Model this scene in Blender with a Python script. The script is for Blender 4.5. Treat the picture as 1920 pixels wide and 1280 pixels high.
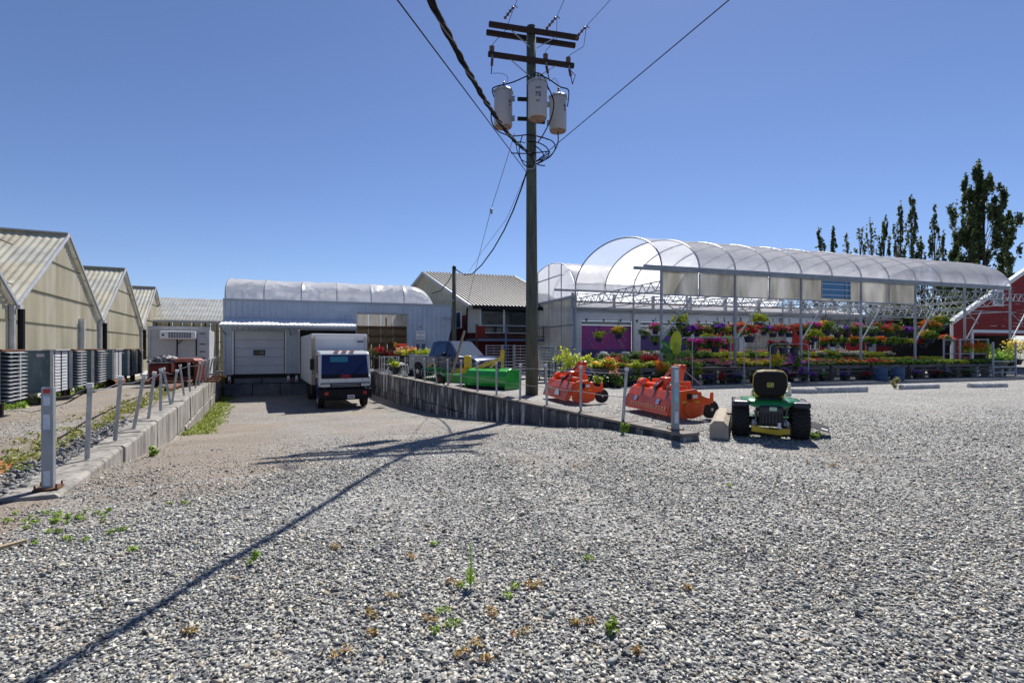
import bpy, bmesh, math, random
import numpy as np
from mathutils import Vector, Matrix, noise
from mathutils.bvhtree import BVHTree
R = math.radians
random.seed(7)
for o in list(bpy.data.objects): bpy.data.objects.remove(o)
scene = bpy.context.scene
C = scene.collection

# ------------------------------------------------------------------ camera
CAMH = 1.55
cd = bpy.data.cameras.new('camera'); cam = bpy.data.objects.new('camera', cd); C.objects.link(cam)
cd.sensor_width = 36.0; cd.lens = 18.0; cd.clip_start = 0.05; cd.clip_end = 3000
cd.shift_y = 13.0 / 1920.0
cam.location = (0, 0, CAMH); cam.rotation_euler = (R(90), 0, 0)
scene.camera = cam
# ------------------------------------------------------------------ sky and sun
SUNV = Vector((0.235, 0.78, 1.0)).normalized()
el = math.asin(SUNV.z); az = math.atan2(SUNV.x, SUNV.y)
w = bpy.data.worlds.new('World'); scene.world = w; w.use_nodes = True
wn = w.node_tree; bg = wn.nodes['Background']
sk = wn.nodes.new('ShaderNodeTexSky'); sk.sky_type = 'NISHITA'; sk.sun_disc = False
sk.sun_elevation = el; sk.sun_rotation = az
sk.air_density = 1.0; sk.dust_density = 0.35; sk.ozone_density = 5.0; sk.altitude = 1500
tn = wn.nodes.new('ShaderNodeMix'); tn.data_type = 'RGBA'; tn.blend_type = 'MULTIPLY'; tn.inputs[0].default_value = 1; tn.inputs[7].default_value = (1.0, .96, 1.06, 1)
wn.links.new(sk.outputs[0], tn.inputs[6]); wn.links.new(tn.outputs[2], bg.inputs[0]); bg.inputs[1].default_value = 0.077
sd = bpy.data.lights.new('sun', 'SUN'); sun = bpy.data.objects.new('sun', sd); C.objects.link(sun)
sd.energy = 5.0; sd.angle = R(0.53); sd.color = (1.0, 0.95, 0.87)
sun.location = (10, 30, 40); sun.rotation_euler = SUNV.to_track_quat('Z', 'Y').to_euler()
scene.view_settings.view_transform = 'Standard'; scene.view_settings.look = 'None'
scene.view_settings.exposure = 0.50; scene.view_settings.gamma = 1.0
scene.render.engine = 'CYCLES'

# ------------------------------------------------------------------ helpers
F = 960.0; HZ = 653.0
def P(px, py, Y): return Vector(((px-960)/F*Y, Y, CAMH+(HZ-py)/F*Y))
def G(px, py, z=0.0):
    Y = F*(CAMH-z)/(py-HZ); return Vector(((px-960)/F*Y, Y, z))
D = Vector((-0.4472, 0.8944, 0)); N_ = Vector((0.8944, 0.4472, 0))     # the grid of the loading ramp
def U(u, v, z=0.0): return Vector((D.x*u+N_.x*v, D.y*u+N_.y*v, z))
def u_at(px, v):
    r = (px-960)/F; return v*(0.8944-0.4472*r)/(0.4472+0.8944*r)
E1 = Vector((0.949, 0.316, 0)).normalized(); G1 = Vector((-E1.y, E1.x, 0))   # the grid of the garden centre
EO = Vector((6.71, 23.0, 0))
def E(t, s, z=0.0): return EO+E1*t+G1*s+Vector((0, 0, z))
def t_at(px, s):
    r = (px-960)/F; b = EO+G1*s
    return (r*b.y-b.x)/(E1.x-r*E1.y)

def nodes_mat(name):
    m = bpy.data.materials.new(name); m.use_nodes = True
    return m, m.node_tree, m.node_tree.nodes['Principled BSDF']
def mat(name, col, rough=0.6, metal=0.0, col2=None, scale=4.0, stretch=(1,1,1), bump=0.0, bscale=None, detail=6.0,
        lo=0.35, hi=0.65, coat=0.0, emit=None, spec=0.5, rvar=0.0, col3=None, scale3=20.0, lo3=.55, hi3=.7):
    m, nt, b = nodes_mat(name); L = nt.links
    b.inputs['Base Color'].default_value = (*col, 1); b.inputs['Roughness'].default_value = rough
    b.inputs['Metallic'].default_value = metal; b.inputs['Coat Weight'].default_value = coat
    b.inputs['Specular IOR Level'].default_value = spec
    if emit: b.inputs['Emission Color'].default_value = (*emit[0], 1); b.inputs['Emission Strength'].default_value = emit[1]
    tc = nt.nodes.new('ShaderNodeNewGeometry'); mp = nt.nodes.new('ShaderNodeMapping')
    mp.inputs['Scale'].default_value = stretch; L.new(tc.outputs['Position'], mp.inputs[0])
    out = None
    def ns(sc, lo, hi):
        n = nt.nodes.new('ShaderNodeTexNoise'); n.inputs['Scale'].default_value = sc; n.inputs['Detail'].default_value = detail
        L.new(mp.outputs[0], n.inputs['Vector'])
        r = nt.nodes.new('ShaderNodeMapRange'); r.inputs[1].default_value = lo; r.inputs[2].default_value = hi
        L.new(n.outputs[0], r.inputs[0]); return n, r
    if col2:
        n, r = ns(scale, lo, hi)
        mx = nt.nodes.new('ShaderNodeMix'); mx.data_type = 'RGBA'
        mx.inputs[6].default_value = (*col, 1); mx.inputs[7].default_value = (*col2, 1)
        L.new(r.outputs[0], mx.inputs[0]); out = mx.outputs[2]
        if col3:
            n3, r3 = ns(scale3, lo3, hi3)
            m3 = nt.nodes.new('ShaderNodeMix'); m3.data_type = 'RGBA'; m3.inputs[7].default_value = (*col3, 1)
            L.new(out, m3.inputs[6]); L.new(r3.outputs[0], m3.inputs[0]); out = m3.outputs[2]
        L.new(out, b.inputs['Base Color'])
        if rvar:
            rr = nt.nodes.new('ShaderNodeMapRange'); rr.inputs[3].default_value = rough-rvar; rr.inputs[4].default_value = rough+rvar
            L.new(n.outputs[0], rr.inputs[0]); L.new(rr.outputs[0], b.inputs['Roughness'])
    if bump:
        nb = nt.nodes.new('ShaderNodeTexNoise'); nb.inputs['Scale'].default_value = bscale or scale*4; nb.inputs['Detail'].default_value = 5
        L.new(mp.outputs[0], nb.inputs['Vector'])
        bp = nt.nodes.new('ShaderNodeBump'); bp.inputs['Strength'].default_value = bump; bp.inputs['Distance'].default_value = 0.02
        L.new(nb.outputs[0], bp.inputs['Height']); L.new(bp.outputs[0], b.inputs['Normal'])
    return m
def leaf_mat(name, trans=0.35, rough=0.55):
    m, nt, b = nodes_mat(name); L = nt.links
    a = nt.nodes.new('ShaderNodeAttribute'); a.attribute_name = 'Col'
    L.new(a.outputs['Color'], b.inputs['Base Color']); b.inputs['Roughness'].default_value = rough
    t = nt.nodes.new('ShaderNodeBsdfTranslucent'); mx = nt.nodes.new('ShaderNodeMixShader'); mx.inputs[0].default_value = trans
    L.new(a.outputs['Color'], t.inputs[0]); L.new(b.outputs[0], mx.inputs[1]); L.new(t.outputs[0], mx.inputs[2])
    L.new(mx.outputs[0], nt.nodes['Material Output'].inputs[0]); return m
def film_mat(name, col, trans, clear, rough=0.35, col2=None, scale=1.5):
    """plastic film or fibreglass sheet: part diffuse, part translucent, part see-through"""
    m, nt, b = nodes_mat(name); L = nt.links
    b.inputs['Base Color'].default_value = (*col, 1); b.inputs['Roughness'].default_value = rough
    t = nt.nodes.new('ShaderNodeBsdfTranslucent'); t.inputs[0].default_value = (*col, 1)
    if col2:
        g = nt.nodes.new('ShaderNodeNewGeometry'); n = nt.nodes.new('ShaderNodeTexNoise'); n.inputs['Scale'].default_value = scale; n.inputs['Detail'].default_value = 6
        mp = nt.nodes.new('ShaderNodeMapping'); mp.inputs['Scale'].default_value = (1.6, 1.6, .35); L.new(g.outputs['Position'], mp.inputs[0]); L.new(mp.outputs[0], n.inputs['Vector'])
        r = nt.nodes.new('ShaderNodeMapRange'); r.inputs[1].default_value = .4; r.inputs[2].default_value = .65; L.new(n.outputs[0], r.inputs[0])
        x = nt.nodes.new('ShaderNodeMix'); x.data_type = 'RGBA'; x.inputs[6].default_value = (*col, 1); x.inputs[7].default_value = (*col2, 1)
        L.new(r.outputs[0], x.inputs[0]); L.new(x.outputs[2], b.inputs['Base Color']); L.new(x.outputs[2], t.inputs[0])
    p = nt.nodes.new('ShaderNodeBsdfTransparent')
    m1 = nt.nodes.new('ShaderNodeMixShader'); m1.inputs[0].default_value = trans
    m2 = nt.nodes.new('ShaderNodeMixShader'); m2.inputs[0].default_value = clear
    L.new(b.outputs[0], m1.inputs[1]); L.new(t.outputs[0], m1.inputs[2])
    L.new(m1.outputs[0], m2.inputs[1]); L.new(p.outputs[0], m2.inputs[2]); L.new(m2.outputs[0], nt.nodes['Material Output'].inputs[0])
    return m

ORG = {}
def tag(o, label=None, cat=None, group=None, kind=None):
    if label: o['label'] = label
    if cat: o['category'] = cat
    if group: o['group'] = group
    if kind: o['kind'] = kind
    return o
def thing(name, label, cat, loc=(0,0,0), rotz=0, group=None):
    o = bpy.data.objects.new(name, None); C.objects.link(o); o.empty_display_size = 0.2
    o.location = loc; o.rotation_euler = (0, 0, rotz); ORG[o.name] = Vector(loc); return tag(o, label, cat, group)
def kids(o): return [c for c in ALLKIDS.get(o.name, [])]
ALLKIDS = {}
def adopt(c, p):
    c.parent = p; ALLKIDS.setdefault(p.name, []).append(c)
def dup(root, loc, rotz=None, label=None, group=None, scale=None):
    r = root.copy(); C.objects.link(r); r.location = loc
    if rotz is not None: r.rotation_euler = (0, 0, rotz)
    if scale: r.scale = (scale,)*3
    if label: r['label'] = label
    if group: r['group'] = group
    for ch in kids(root):
        c = ch.copy(); C.objects.link(c); adopt(c, r)
        for g in kids(ch):
            d = g.copy(); C.objects.link(d); adopt(d, c)
    return r
class MB:
    def __init__(s, off=None): s.v = []; s.f = []; s.c = []; s.off = off
    def add(s, vs, fs, col=None):
        b = len(s.v); s.v += [tuple(x) for x in vs]; s.f += [tuple(i+b for i in f) for f in fs]
        s.c += [col]*len(fs); return s
    def box(s, c, d, rz=0.0, M=None, col=None):
        x, y, z = [k/2 for k in d]
        vs = [Vector((a, b_, e)) for a in (-x, x) for b_ in (-y, y) for e in (-z, z)]
        m = M if M is not None else Matrix.Rotation(rz, 3, 'Z')
        vs = [m @ q + Vector(c) for q in vs]
        return s.add(vs, [(0,1,3,2),(4,6,7,5),(0,4,5,1),(2,3,7,6),(0,2,6,4),(1,5,7,3)], col)
    def beam(s, a, b, w=0.1, h=None, up=Vector((0,0,1)), col=None):
        a = Vector(a); b = Vector(b); h = h or w; d = (b-a); L = d.length
        if L < 1e-6: return s
        d = d/L; sd_ = d.cross(up)
        if sd_.length < 1e-3: sd_ = d.cross(Vector((1,0,0)))
        sd_.normalize(); u = sd_.cross(d)
        vs = [p + sd_*(i*w/2) + u*(j*h/2) for p in (a, b) for i, j in ((-1,-1),(1,-1),(1,1),(-1,1))]
        return s.add(vs, [(0,1,2,3),(7,6,5,4),(0,4,5,1),(1,5,6,2),(2,6,7,3),(3,7,4,0)], col)
    def tube(s, pts, r, n=8, r2=None, cap=True, col=None):
        pts = [Vector(p) for p in pts]; k = len(pts); b = len(s.v); prev = None
        for i, p in enumerate(pts):
            t = (pts[min(i+1, k-1)]-pts[max(i-1, 0)]).normalized()
            if prev is None:
                a = t.cross(Vector((0,0,1)))
                if a.length < 1e-3: a = t.cross(Vector((1,0,0)))
            else: a = prev - t*prev.dot(t)
            a.normalize(); prev = a; c = t.cross(a)
            rr = r if r2 is None else r+(r2-r)*i/(k-1)
            for j in range(n):
                q = 2*math.pi*j/n; s.v.append(tuple(p+a*(rr*math.cos(q))+c*(rr*math.sin(q))))
        nf = 0
        for i in range(k-1):
            for j in range(n):
                s.f.append((b+i*n+j, b+i*n+(j+1)%n, b+(i+1)*n+(j+1)%n, b+(i+1)*n+j)); nf += 1
        if cap:
            s.f.append(tuple(b+j for j in range(n))[::-1]); s.f.append(tuple(b+(k-1)*n+j for j in range(n))); nf += 2
        s.c += [col]*nf; return s
    def lathe(s, c, prof, n=16, axis='Z', col=None):
        c = Vector(c); pts = []
        for r_, z_ in prof:
            for j in range(n):
                q = 2*math.pi*j/n; x, y = r_*math.cos(q), r_*math.sin(q)
                pts.append(c + (Vector((x, y, z_)) if axis == 'Z' else Vector((z_, x, y)) if axis == 'X' else Vector((x, z_, y))))
        fs = [(i*n+j, i*n+(j+1)%n, (i+1)*n+(j+1)%n, (i+1)*n+j) for i in range(len(prof)-1) for j in range(n)]
        fs += [tuple(range(n))[::-1], tuple((len(prof)-1)*n+j for j in range(n))]
        return s.add(pts, fs, col)
    def prism(s, poly, a, b, col=None):
        """poly: list of 3-D points (a flat outline) swept from offset a to offset b"""
        a = Vector(a); b = Vector(b); n = len(poly); poly = [Vector(p) for p in poly]
        vs = [p+a for p in poly]+[p+b for p in poly]
        return s.add(vs, [tuple(range(n))[::-1], tuple(range(n, 2*n))]+[(i, (i+1) % n, n+(i+1) % n, n+i) for i in range(n)], col)
    def quad(s, a, b, c, d, col=None): return s.add([a, b, c, d], [(0,1,2,3)], col)
    def build(s, name, material, parent=None, smooth=False, bevel=0, world=False, label=None, cat=None, group=None, kind=None, fixn=True):
        me = bpy.data.meshes.new(name); vs = s.v; off = None
        if world and parent is not None: off = ORG.get(parent.name)
        if off is not None: vs = [(x-off.x, y-off.y, z-off.z) for x, y, z in vs]
        me.from_pydata(vs, [], s.f)
        if fixn:
            bm = bmesh.new(); bm.from_mesh(me); bmesh.ops.recalc_face_normals(bm, faces=bm.faces); bm.to_mesh(me); bm.free()
        if any(c is not None for c in s.c):
            at = me.attributes.new('Col', 'FLOAT_COLOR', 'FACE')
            at.data.foreach_set('color', np.array([(*(c or (1,1,1)), 1) for c in s.c], dtype=np.float32).ravel())
        if smooth: me.shade_smooth()
        me.materials.append(material)
        o = bpy.data.objects.new(name, me); C.objects.link(o)
        if parent is not None:
            adopt(o, parent)
            if off is not None: ORG[o.name] = off
        if bevel:
            bv = o.modifiers.new('bevel', 'BEVEL'); bv.width = bevel; bv.segments = 2; bv.limit_method = 'ANGLE'; bv.angle_limit = R(40)
            if smooth: o.modifiers.new('wn', 'WEIGHTED_NORMAL')
        return tag(o, label, cat, group, kind)
def share(src, loc, parent, rot=(0,0,0), scale=(1,1,1)):
    c = src.copy(); C.objects.link(c); c.location = loc; c.rotation_euler = rot; c.scale = scale
    adopt(c, parent); return c
def text_part(txt, size, M4, material, parent, name='lettering', extrude=0.002):
    cu = bpy.data.curves.new(name, 'FONT'); cu.body = txt; cu.size = size; cu.extrude = extrude; cu.align_x = 'CENTER'; cu.align_y = 'CENTER'; cu.offset = size*0.012
    t = bpy.data.objects.new(name, cu); C.objects.link(t); bpy.context.view_layer.update()
    me = bpy.data.meshes.new_from_object(t.evaluated_get(bpy.context.evaluated_depsgraph_get()))
    bpy.data.objects.remove(t); me.transform(M4); me.materials.clear(); me.materials.append(material)
    o = bpy.data.objects.new(name, me); C.objects.link(o); adopt(o, parent); return o
rng = np.random.default_rng(11)
def leaf_mesh(name, specs, material, parent=None, world=False, seed=1, **kw):
    """specs: (centre, radii, n, leaf size, colours, clumps, flatness) -> one mesh of many small folded leaves"""
    rg = np.random.default_rng(seed); V = []; CC = []
    for cen, rad, n, size, cols, clumps, flat in specs:
        n = int(n); rad = np.array(rad, float); cen = np.array(cen, float)
        if clumps:
            d = rg.normal(size=(clumps, 3)); d /= np.linalg.norm(d, axis=1)[:, None]; cc = d*(rg.random((clumps, 1))**.45)*rad*0.8
            idx = rg.integers(0, clumps, n); cr = 0.34*rad
            shade = rg.random(clumps)
            p = cc[idx]+rg.normal(size=(n, 3))*cr*0.62; sh = shade[idx]
        else:
            d = rg.normal(size=(n, 3)); d /= np.linalg.norm(d, axis=1)[:, None]; p = d*(rg.random((n, 1))**.35)*rad; sh = rg.random(n)
        p += cen
        nn = rg.normal(size=(n, 3)); nn[:, 2] = np.abs(nn[:, 2])+flat; nn /= np.linalg.norm(nn, axis=1)[:, None]
        a = np.cross(nn, rg.normal(size=(n, 3))); a /= np.linalg.norm(a, axis=1)[:, None]; b = np.cross(nn, a)
        s = size*(0.6+0.8*rg.random((n, 1)))
        fold = nn*s*0.25
        q = np.stack([p-a*s, p-b*s*.55+fold, p+a*s, p+b*s*.55+fold], axis=1)
        V.append(q.reshape(-1, 3)); ca = np.array(cols, float)
        k = rg.integers(0, len(cols), n); col = ca[k]*(0.7+0.6*sh[:, None]*.6+0.3*rg.random((n, 1)))
        CC.append(np.concatenate([np.clip(col, 0, 1), np.ones((n, 1))], axis=1))
    V = np.concatenate(V); CC = np.concatenate(CC); nq = len(V)//4
    off = ORG.get(parent.name) if (world and parent is not None) else None
    if off is not None: V = V-np.array(off)
    me = bpy.data.meshes.new(name); me.vertices.add(len(V)); me.vertices.foreach_set('co', V.astype(np.float32).ravel())
    me.loops.add(nq*4); me.loops.foreach_set('vertex_index', np.arange(nq*4, dtype=np.int32))
    me.polygons.add(nq); me.polygons.foreach_set('loop_start', np.arange(0, nq*4, 4, dtype=np.int32))
    me.polygons.foreach_set('loop_total', np.full(nq, 4, dtype=np.int32)); me.update(calc_edges=True); me.validate()
    at = me.attributes.new('Col', 'FLOAT_COLOR', 'FACE'); at.data.foreach_set('color', CC.astype(np.float32).ravel())
    me.materials.append(material); o = bpy.data.objects.new(name, me); C.objects.link(o)
    if parent is not None: adopt(o, parent)
    return tag(o, **kw)

# ------------------------------------------------------------------ materials
m_conc = mat('concrete', (.34,.32,.29), .9, col2=(.17,.16,.145), scale=2.2, stretch=(1.8,1.8,.35), bump=.5, bscale=30, col3=(.075,.07,.065), scale3=5, lo3=.53, hi3=.68)
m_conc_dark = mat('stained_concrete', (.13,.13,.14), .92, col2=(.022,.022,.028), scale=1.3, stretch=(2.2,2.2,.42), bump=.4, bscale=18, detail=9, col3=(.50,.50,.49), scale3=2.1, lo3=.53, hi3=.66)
m_conc_pale = mat('pale_concrete', (.60,.60,.59), .9, col2=(.36,.35,.33), scale=6, bump=.4, bscale=50, col3=(.25,.24,.22), scale3=30)
m_galv = mat('galvanised_steel', (.42,.44,.47), .42, .75, col2=(.30,.32,.35), scale=6, rvar=.1)
m_galv2 = mat('dull_galvanised_steel', (.33,.36,.40), .5, .5, col2=(.26,.29,.33), scale=3)
m_cap = mat('grey_plastic_cap', (.62,.62,.62), .5)
m_rust = mat('rusty_steel', (.20,.075,.03), .85, .2, col2=(.09,.04,.02), scale=12, bump=.3)
m_cable = mat('black_cable', (.016,.016,.018), .9, spec=.1)
m_wire = mat('steel_wire', (.16,.16,.17), .5, .6)
m_pole = mat('creosoted_pole', (.10,.12,.09), .85, col2=(.04,.045,.042), scale=3, stretch=(9,9,.35), bump=.6, bscale=14, col3=(.10,.13,.07), scale3=4)
m_arm = mat('dark_timber', (.032,.018,.015), .9, col2=(.018,.012,.011), scale=6, bump=.3)
m_white = mat('white_paint', (.78,.78,.77), .5, col2=(.66,.66,.65), scale=2)
m_siding = mat('painted_steel_siding', (.44,.50,.60), .45, .1, col2=(.37,.43,.53), scale=1.2)
m_siding_dark = mat('grey_steel_trim', (.33,.36,.40), .5, .2)
m_door = mat('overhead_door_paint', (.52,.56,.64), .45, col2=(.46,.50,.58), scale=1.0)
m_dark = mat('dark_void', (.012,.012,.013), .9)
m_black = mat('black_plastic', (.009,.009,.011), .6, spec=.25)
m_rib = mat('brown_roof_rib', (.09,.075,.06), .7)
m_rubber = mat('rubber', (.018,.018,.018), .85, bump=.3, bscale=60)
m_glass = mat('dark_glass', (.015,.025,.035), .06, spec=.8)
m_glass_blue = mat('blue_tinted_glass', (.03,.07,.16), .08, spec=.8)
m_tarp = film_mat('white_tarp', (.92,.92,.93), .6, 0.0, .35, (.85,.85,.87), 1.2)
m_film = film_mat('greenhouse_film', (.97,.97,.98), .70, .13, .25, (.84,.84,.88), 1.0)
m_filmclear = film_mat('clear_greenhouse_film', (.86,.87,.9), .5, .52, .2)
m_curtain = film_mat('cream_curtain_panel', (.92,.90,.84), .68, .08, .5, (.54,.52,.45), .8)
m_corr = film_mat('yellowed_fibreglass', (.60,.55,.40), .15, .0, .5, (.47,.43,.31), 1.3)
m_corr_roof = film_mat('fibreglass_roof', (.58,.56,.45), .15, .0, .5, (.42,.41,.33), 1.0)
m_panel = film_mat('fluted_clear_panel', (.62,.60,.55), .4, .15, .4, (.48,.46,.42), 1.5)
m_metalroof = mat('ribbed_metal_roof', (.46,.45,.45), .6, .0, col2=(.37,.36,.36), scale=1.5, stretch=(1,1,3))
m_cream = mat('cream_siding', (.42,.40,.30), .8, col2=(.34,.33,.25), scale=2)
m_red = mat('barn_red_boards', (.30,.008,.008), .75, col2=(.21,.006,.006), scale=3, stretch=(.4,.4,4), bump=.15)
m_maroon = mat('maroon_boards', (.14,.014,.015), .8, col2=(.08,.01,.01), scale=3)
m_trim = mat('white_trim', (.74,.74,.75), .55)
m_wood = mat('weathered_planks', (.17,.155,.145), .9, col2=(.085,.078,.075), scale=3, stretch=(1,1,6), bump=.4, bscale=20)
m_wood2 = mat('pale_new_lumber', (.42,.33,.21), .85, col2=(.30,.22,.13), scale=4)
m_brown = mat('brown_metal', (.10,.06,.03), .8, col2=(.05,.03,.02), scale=2)
m_leaf = leaf_mat('leaves'); m_petal = leaf_mat('petals', .3, .6); m_tree = leaf_mat('tree_leaves', .42, .6)
m_bark = mat('bark', (.10,.08,.06), .9, col2=(.05,.04,.03), scale=5, stretch=(4,4,.5))
m_orange = mat('orange_paint', (.82,.085,.010), .38, 0, col2=(.66,.07,.01), scale=3, coat=.25, col3=(.42,.17,.09), scale3=9, lo3=.57, hi3=.70, rvar=.12)
m_greenp = mat('green_implement_paint', (.02,.40,.045), .3, 0, coat=.4, col2=(.015,.30,.035), scale=3, col3=(.10,.16,.06), scale3=8, lo3=.58, hi3=.72)
m_green2 = mat('green_tractor_paint', (.01,.20,.045), .28, coat=.5)
m_yellow = mat('yellow_paint', (.75,.50,.015), .35, coat=.3, col2=(.62,.40,.012), scale=4)
m_truckwhite = mat('truck_white_paint', (.70,.72,.74), .3, coat=.4, col2=(.62,.64,.66), scale=1.5)
m_truckblue = mat('deep_blue_paint', (.015,.02,.14), .25, coat=.6)
m_pickup = mat('dark_blue_paint', (.014,.022,.075), .22, .3, coat=.8)
m_pickside = mat('silver_blue_paint', (.075,.085,.12), .3, .3, coat=.6)
m_redlamp = mat('red_lamp', (.45,.015,.015), .3)
m_greyp = mat('transformer_grey', (.36,.36,.39), .4, col2=(.36,.36,.38), scale=3)
m_rustgrey = mat('rusty_grey_bottom', (.32,.22,.18), .7, col2=(.22,.13,.10), scale=8)
m_porc = mat('brown_porcelain', (.10,.045,.04), .25)
m_cab = mat('blue_grey_cabinet', (.10,.15,.20), .6, .2, col2=(.055,.10,.15), scale=2.2, stretch=(2,2,.4), col3=(.22,.25,.27), scale3=9, lo3=.6, hi3=.75)
m_slat = mat('grey_louvre', (.50,.51,.54), .5, .2, col2=(.40,.41,.44), scale=6)
m_pot = mat('dark_blue_pot', (.018,.025,.06), .5)
m_blackpot = mat('black_nursery_pot', (.015,.015,.017), .6)
m_terra = mat('orange_plastic_pot', (.40,.09,.03), .6)
m_barrel = mat('blue_barrel', (.03,.08,.17), .5)
m_redold = mat('faded_red_paint', (.17,.02,.018), .5, col2=(.10,.012,.012), scale=5)
m_blue_win = mat('blue_louvre_window', (.05,.18,.34), .25, .1)
# ------------------------------------------------------------------ ground
PU = [6.8, 8.4, 10, 12, 14.7, 18, 22, 26, 60]; PZ = [0, -.07, -.25, -.45, -.68, -.95, -1.16, -1.22, -1.22]
def lanes(u, v):
    c1 = 1.3+.9*math.sin(u*.11-.4)-max(0, 6-u)*.10; a = 0
    for c_ in (c1, c1+1.75): a = max(a, math.exp(-((v-c_)/.33)**2))
    c2 = 4.4+max(0, 7-u)*.55
    for c_ in (c2, c2+1.7): a = max(a, .7*math.exp(-((v-c_)/.30)**2) if u < 7.5 else 0)
    return a*(.6+.4*math.sin(u*1.3+v))
def prof(u):
    return float(np.interp(u, PU, PZ))
def uv(x, y): return (D.x*x+D.y*y, N_.x*x+N_.y*y)
def gz(x, y):
    u, v = uv(x, y); z = 0.0
    if -2.03 < v < 6.55 and 6.8 < u < 34.6: z = prof(u)
    h = noise.noise(Vector((x*.55, y*.55, 0)))*.018+noise.noise(Vector((x*1.7, y*1.7, 3)))*.010
    return z+h
us = list(np.arange(-6, 20, .25))+list(np.arange(20, 34.5, .5))+[34.55, 34.65, 36, 40, 50, 80, 150, 400, 1400]
us = [-1400, -300, -60, -20, -10]+us
vs_ = [-1400, -300, -80, -40, -25, -16]+list(np.arange(-12, -2.2, .4))+[-2.08, -1.98]+list(np.arange(-1.75, 6.4, .25))+[6.5, 6.6]+list(np.arange(6.9, 18, .35))+[20, 24, 30, 45, 90, 300, 1400]
gv = []; gf = []; zone = []
for u in us:
    for v in vs_:
        p = U(u, v); z = prof(u) if (-2.03 < v < 6.55 and 6.8 < u < 34.6) else 0.0
        z += noise.noise(Vector((p.x*.55, p.y*.55, 0)))*.018+noise.noise(Vector((p.x*1.7, p.y*1.7, 3)))*.010
        gv.append((p.x, p.y, z))
        n1 = noise.noise(Vector((p.x*.35, p.y*.35, 7)))*.5+noise.noise(Vector((p.x*1.1, p.y*1.1, 2)))*.25
        dirt = 0.0
        if -1.9 < v < 6.6:
            dirt = max(0, min(1, (u-6.0)/3.5))*.46+max(0, 1-abs(v+.7)/2.0)*(.72+1.1*n1)*(1 if 7 < u < 20 else max(0, 1-abs(u-7)/2) if u < 7 else 0)
            dirt += n1*.35*(1 if u > 5 else 0)
        elif v <= -1.9 and u > 3: dirt = .42+n1*1.1
        else: dirt = max(0, n1-.12)*.9
        for (cx, cy, r_, a_) in ((.45, 7.2, 1.1, .5), (1.2, 5.9, .9, .25), (-4.2, 6.6, 1.3, .5), (2.4, 6.7, .9, .3)):
            dirt += a_*max(0, 1-math.hypot((p.x-cx)/1.6, p.y-cy)/r_)
        dirt += lanes(u, v)*.22 if -1.9 < v < 12 and -5 < u < 34 else 0
        if v <= -1.9: dirt += .34
        grass = 0.0
        if u > 16.5 and -1.9 < v < -.5: grass = max(0, 1-(v+1.8)/1.2)*(1.1+n1)
        if -3.6 < v < -2.1 and u > 9: grass = max(grass, (.25+n1*1.6)*max(0, 1-abs(v+2.9)/.8))
        if v < -5.2 and u > 10: grass = max(grass, .5+n1)
        zone.append((max(0, min(1, dirt)), max(0, min(1, grass)), 0, 1))
nv = len(vs_)
for i in range(len(us)-1):
    for j in range(nv-1): gf.append((i*nv+j, (i+1)*nv+j, (i+1)*nv+j+1, i*nv+j+1))
gm = bpy.data.meshes.new('gravel_ground'); gm.from_pydata(gv, [], gf)
za = gm.attributes.new('Zone', 'FLOAT_COLOR', 'POINT'); za.data.foreach_set('color', np.array(zone, dtype=np.float32).ravel())
gm.shade_smooth()
m, nt, b = nodes_mat('crushed_gravel'); L = nt.links
def nn(t, **k):
    n = nt.nodes.new(t)
    for a_, v_ in k.items(): setattr(n, a_, v_)
    return n
g = nn('ShaderNodeNewGeometry'); za = nn('ShaderNodeAttribute', attribute_name='Zone'); sep = nn('ShaderNodeSeparateColor'); L.new(za.outputs['Color'], sep.inputs[0])
nz = nn('ShaderNodeTexNoise'); nz.inputs['Scale'].default_value = 14; L.new(g.outputs['Position'], nz.inputs['Vector'])
wp = nn('ShaderNodeVectorMath', operation='MULTIPLY_ADD'); wp.inputs[1].default_value = (.03,.03,.03); L.new(nz.outputs['Color'], wp.inputs[0]); L.new(g.outputs['Position'], wp.inputs[2])
vo = nn('ShaderNodeTexVoronoi'); vo.inputs['Scale'].default_value = 44; L.new(wp.outputs[0], vo.inputs['Vector'])
s1 = nn('ShaderNodeSeparateColor'); L.new(vo.outputs['Color'], s1.inputs[0])
cr = nn('ShaderNodeValToRGB'); L.new(s1.outputs[0], cr.inputs[0])
els = cr.color_ramp.elements; els[0].position = 0; els[0].color = (.06,.065,.08,1); els[1].position = 1; els[1].color = (.66,.64,.58,1)
for p_, c_ in ((.25, (.14,.145,.15,1)), (.55, (.31,.305,.295,1)), (.8, (.46,.45,.41,1))):
    e_ = els.new(p_); e_.color = c_
# dark gaps between the stones
gap = nn('ShaderNodeMapRange'); gap.inputs[1].default_value = .35; gap.inputs[2].default_value = .75; gap.inputs[3].default_value = 1; gap.inputs[4].default_value = .45; L.new(vo.outputs['Distance'], gap.inputs[0])
mg = nn('ShaderNodeMix', data_type='RGBA', blend_type='MULTIPLY'); mg.inputs[0].default_value = 1; L.new(cr.outputs[0], mg.inputs[6]); L.new(gap.outputs[0], mg.inputs[7])
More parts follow.
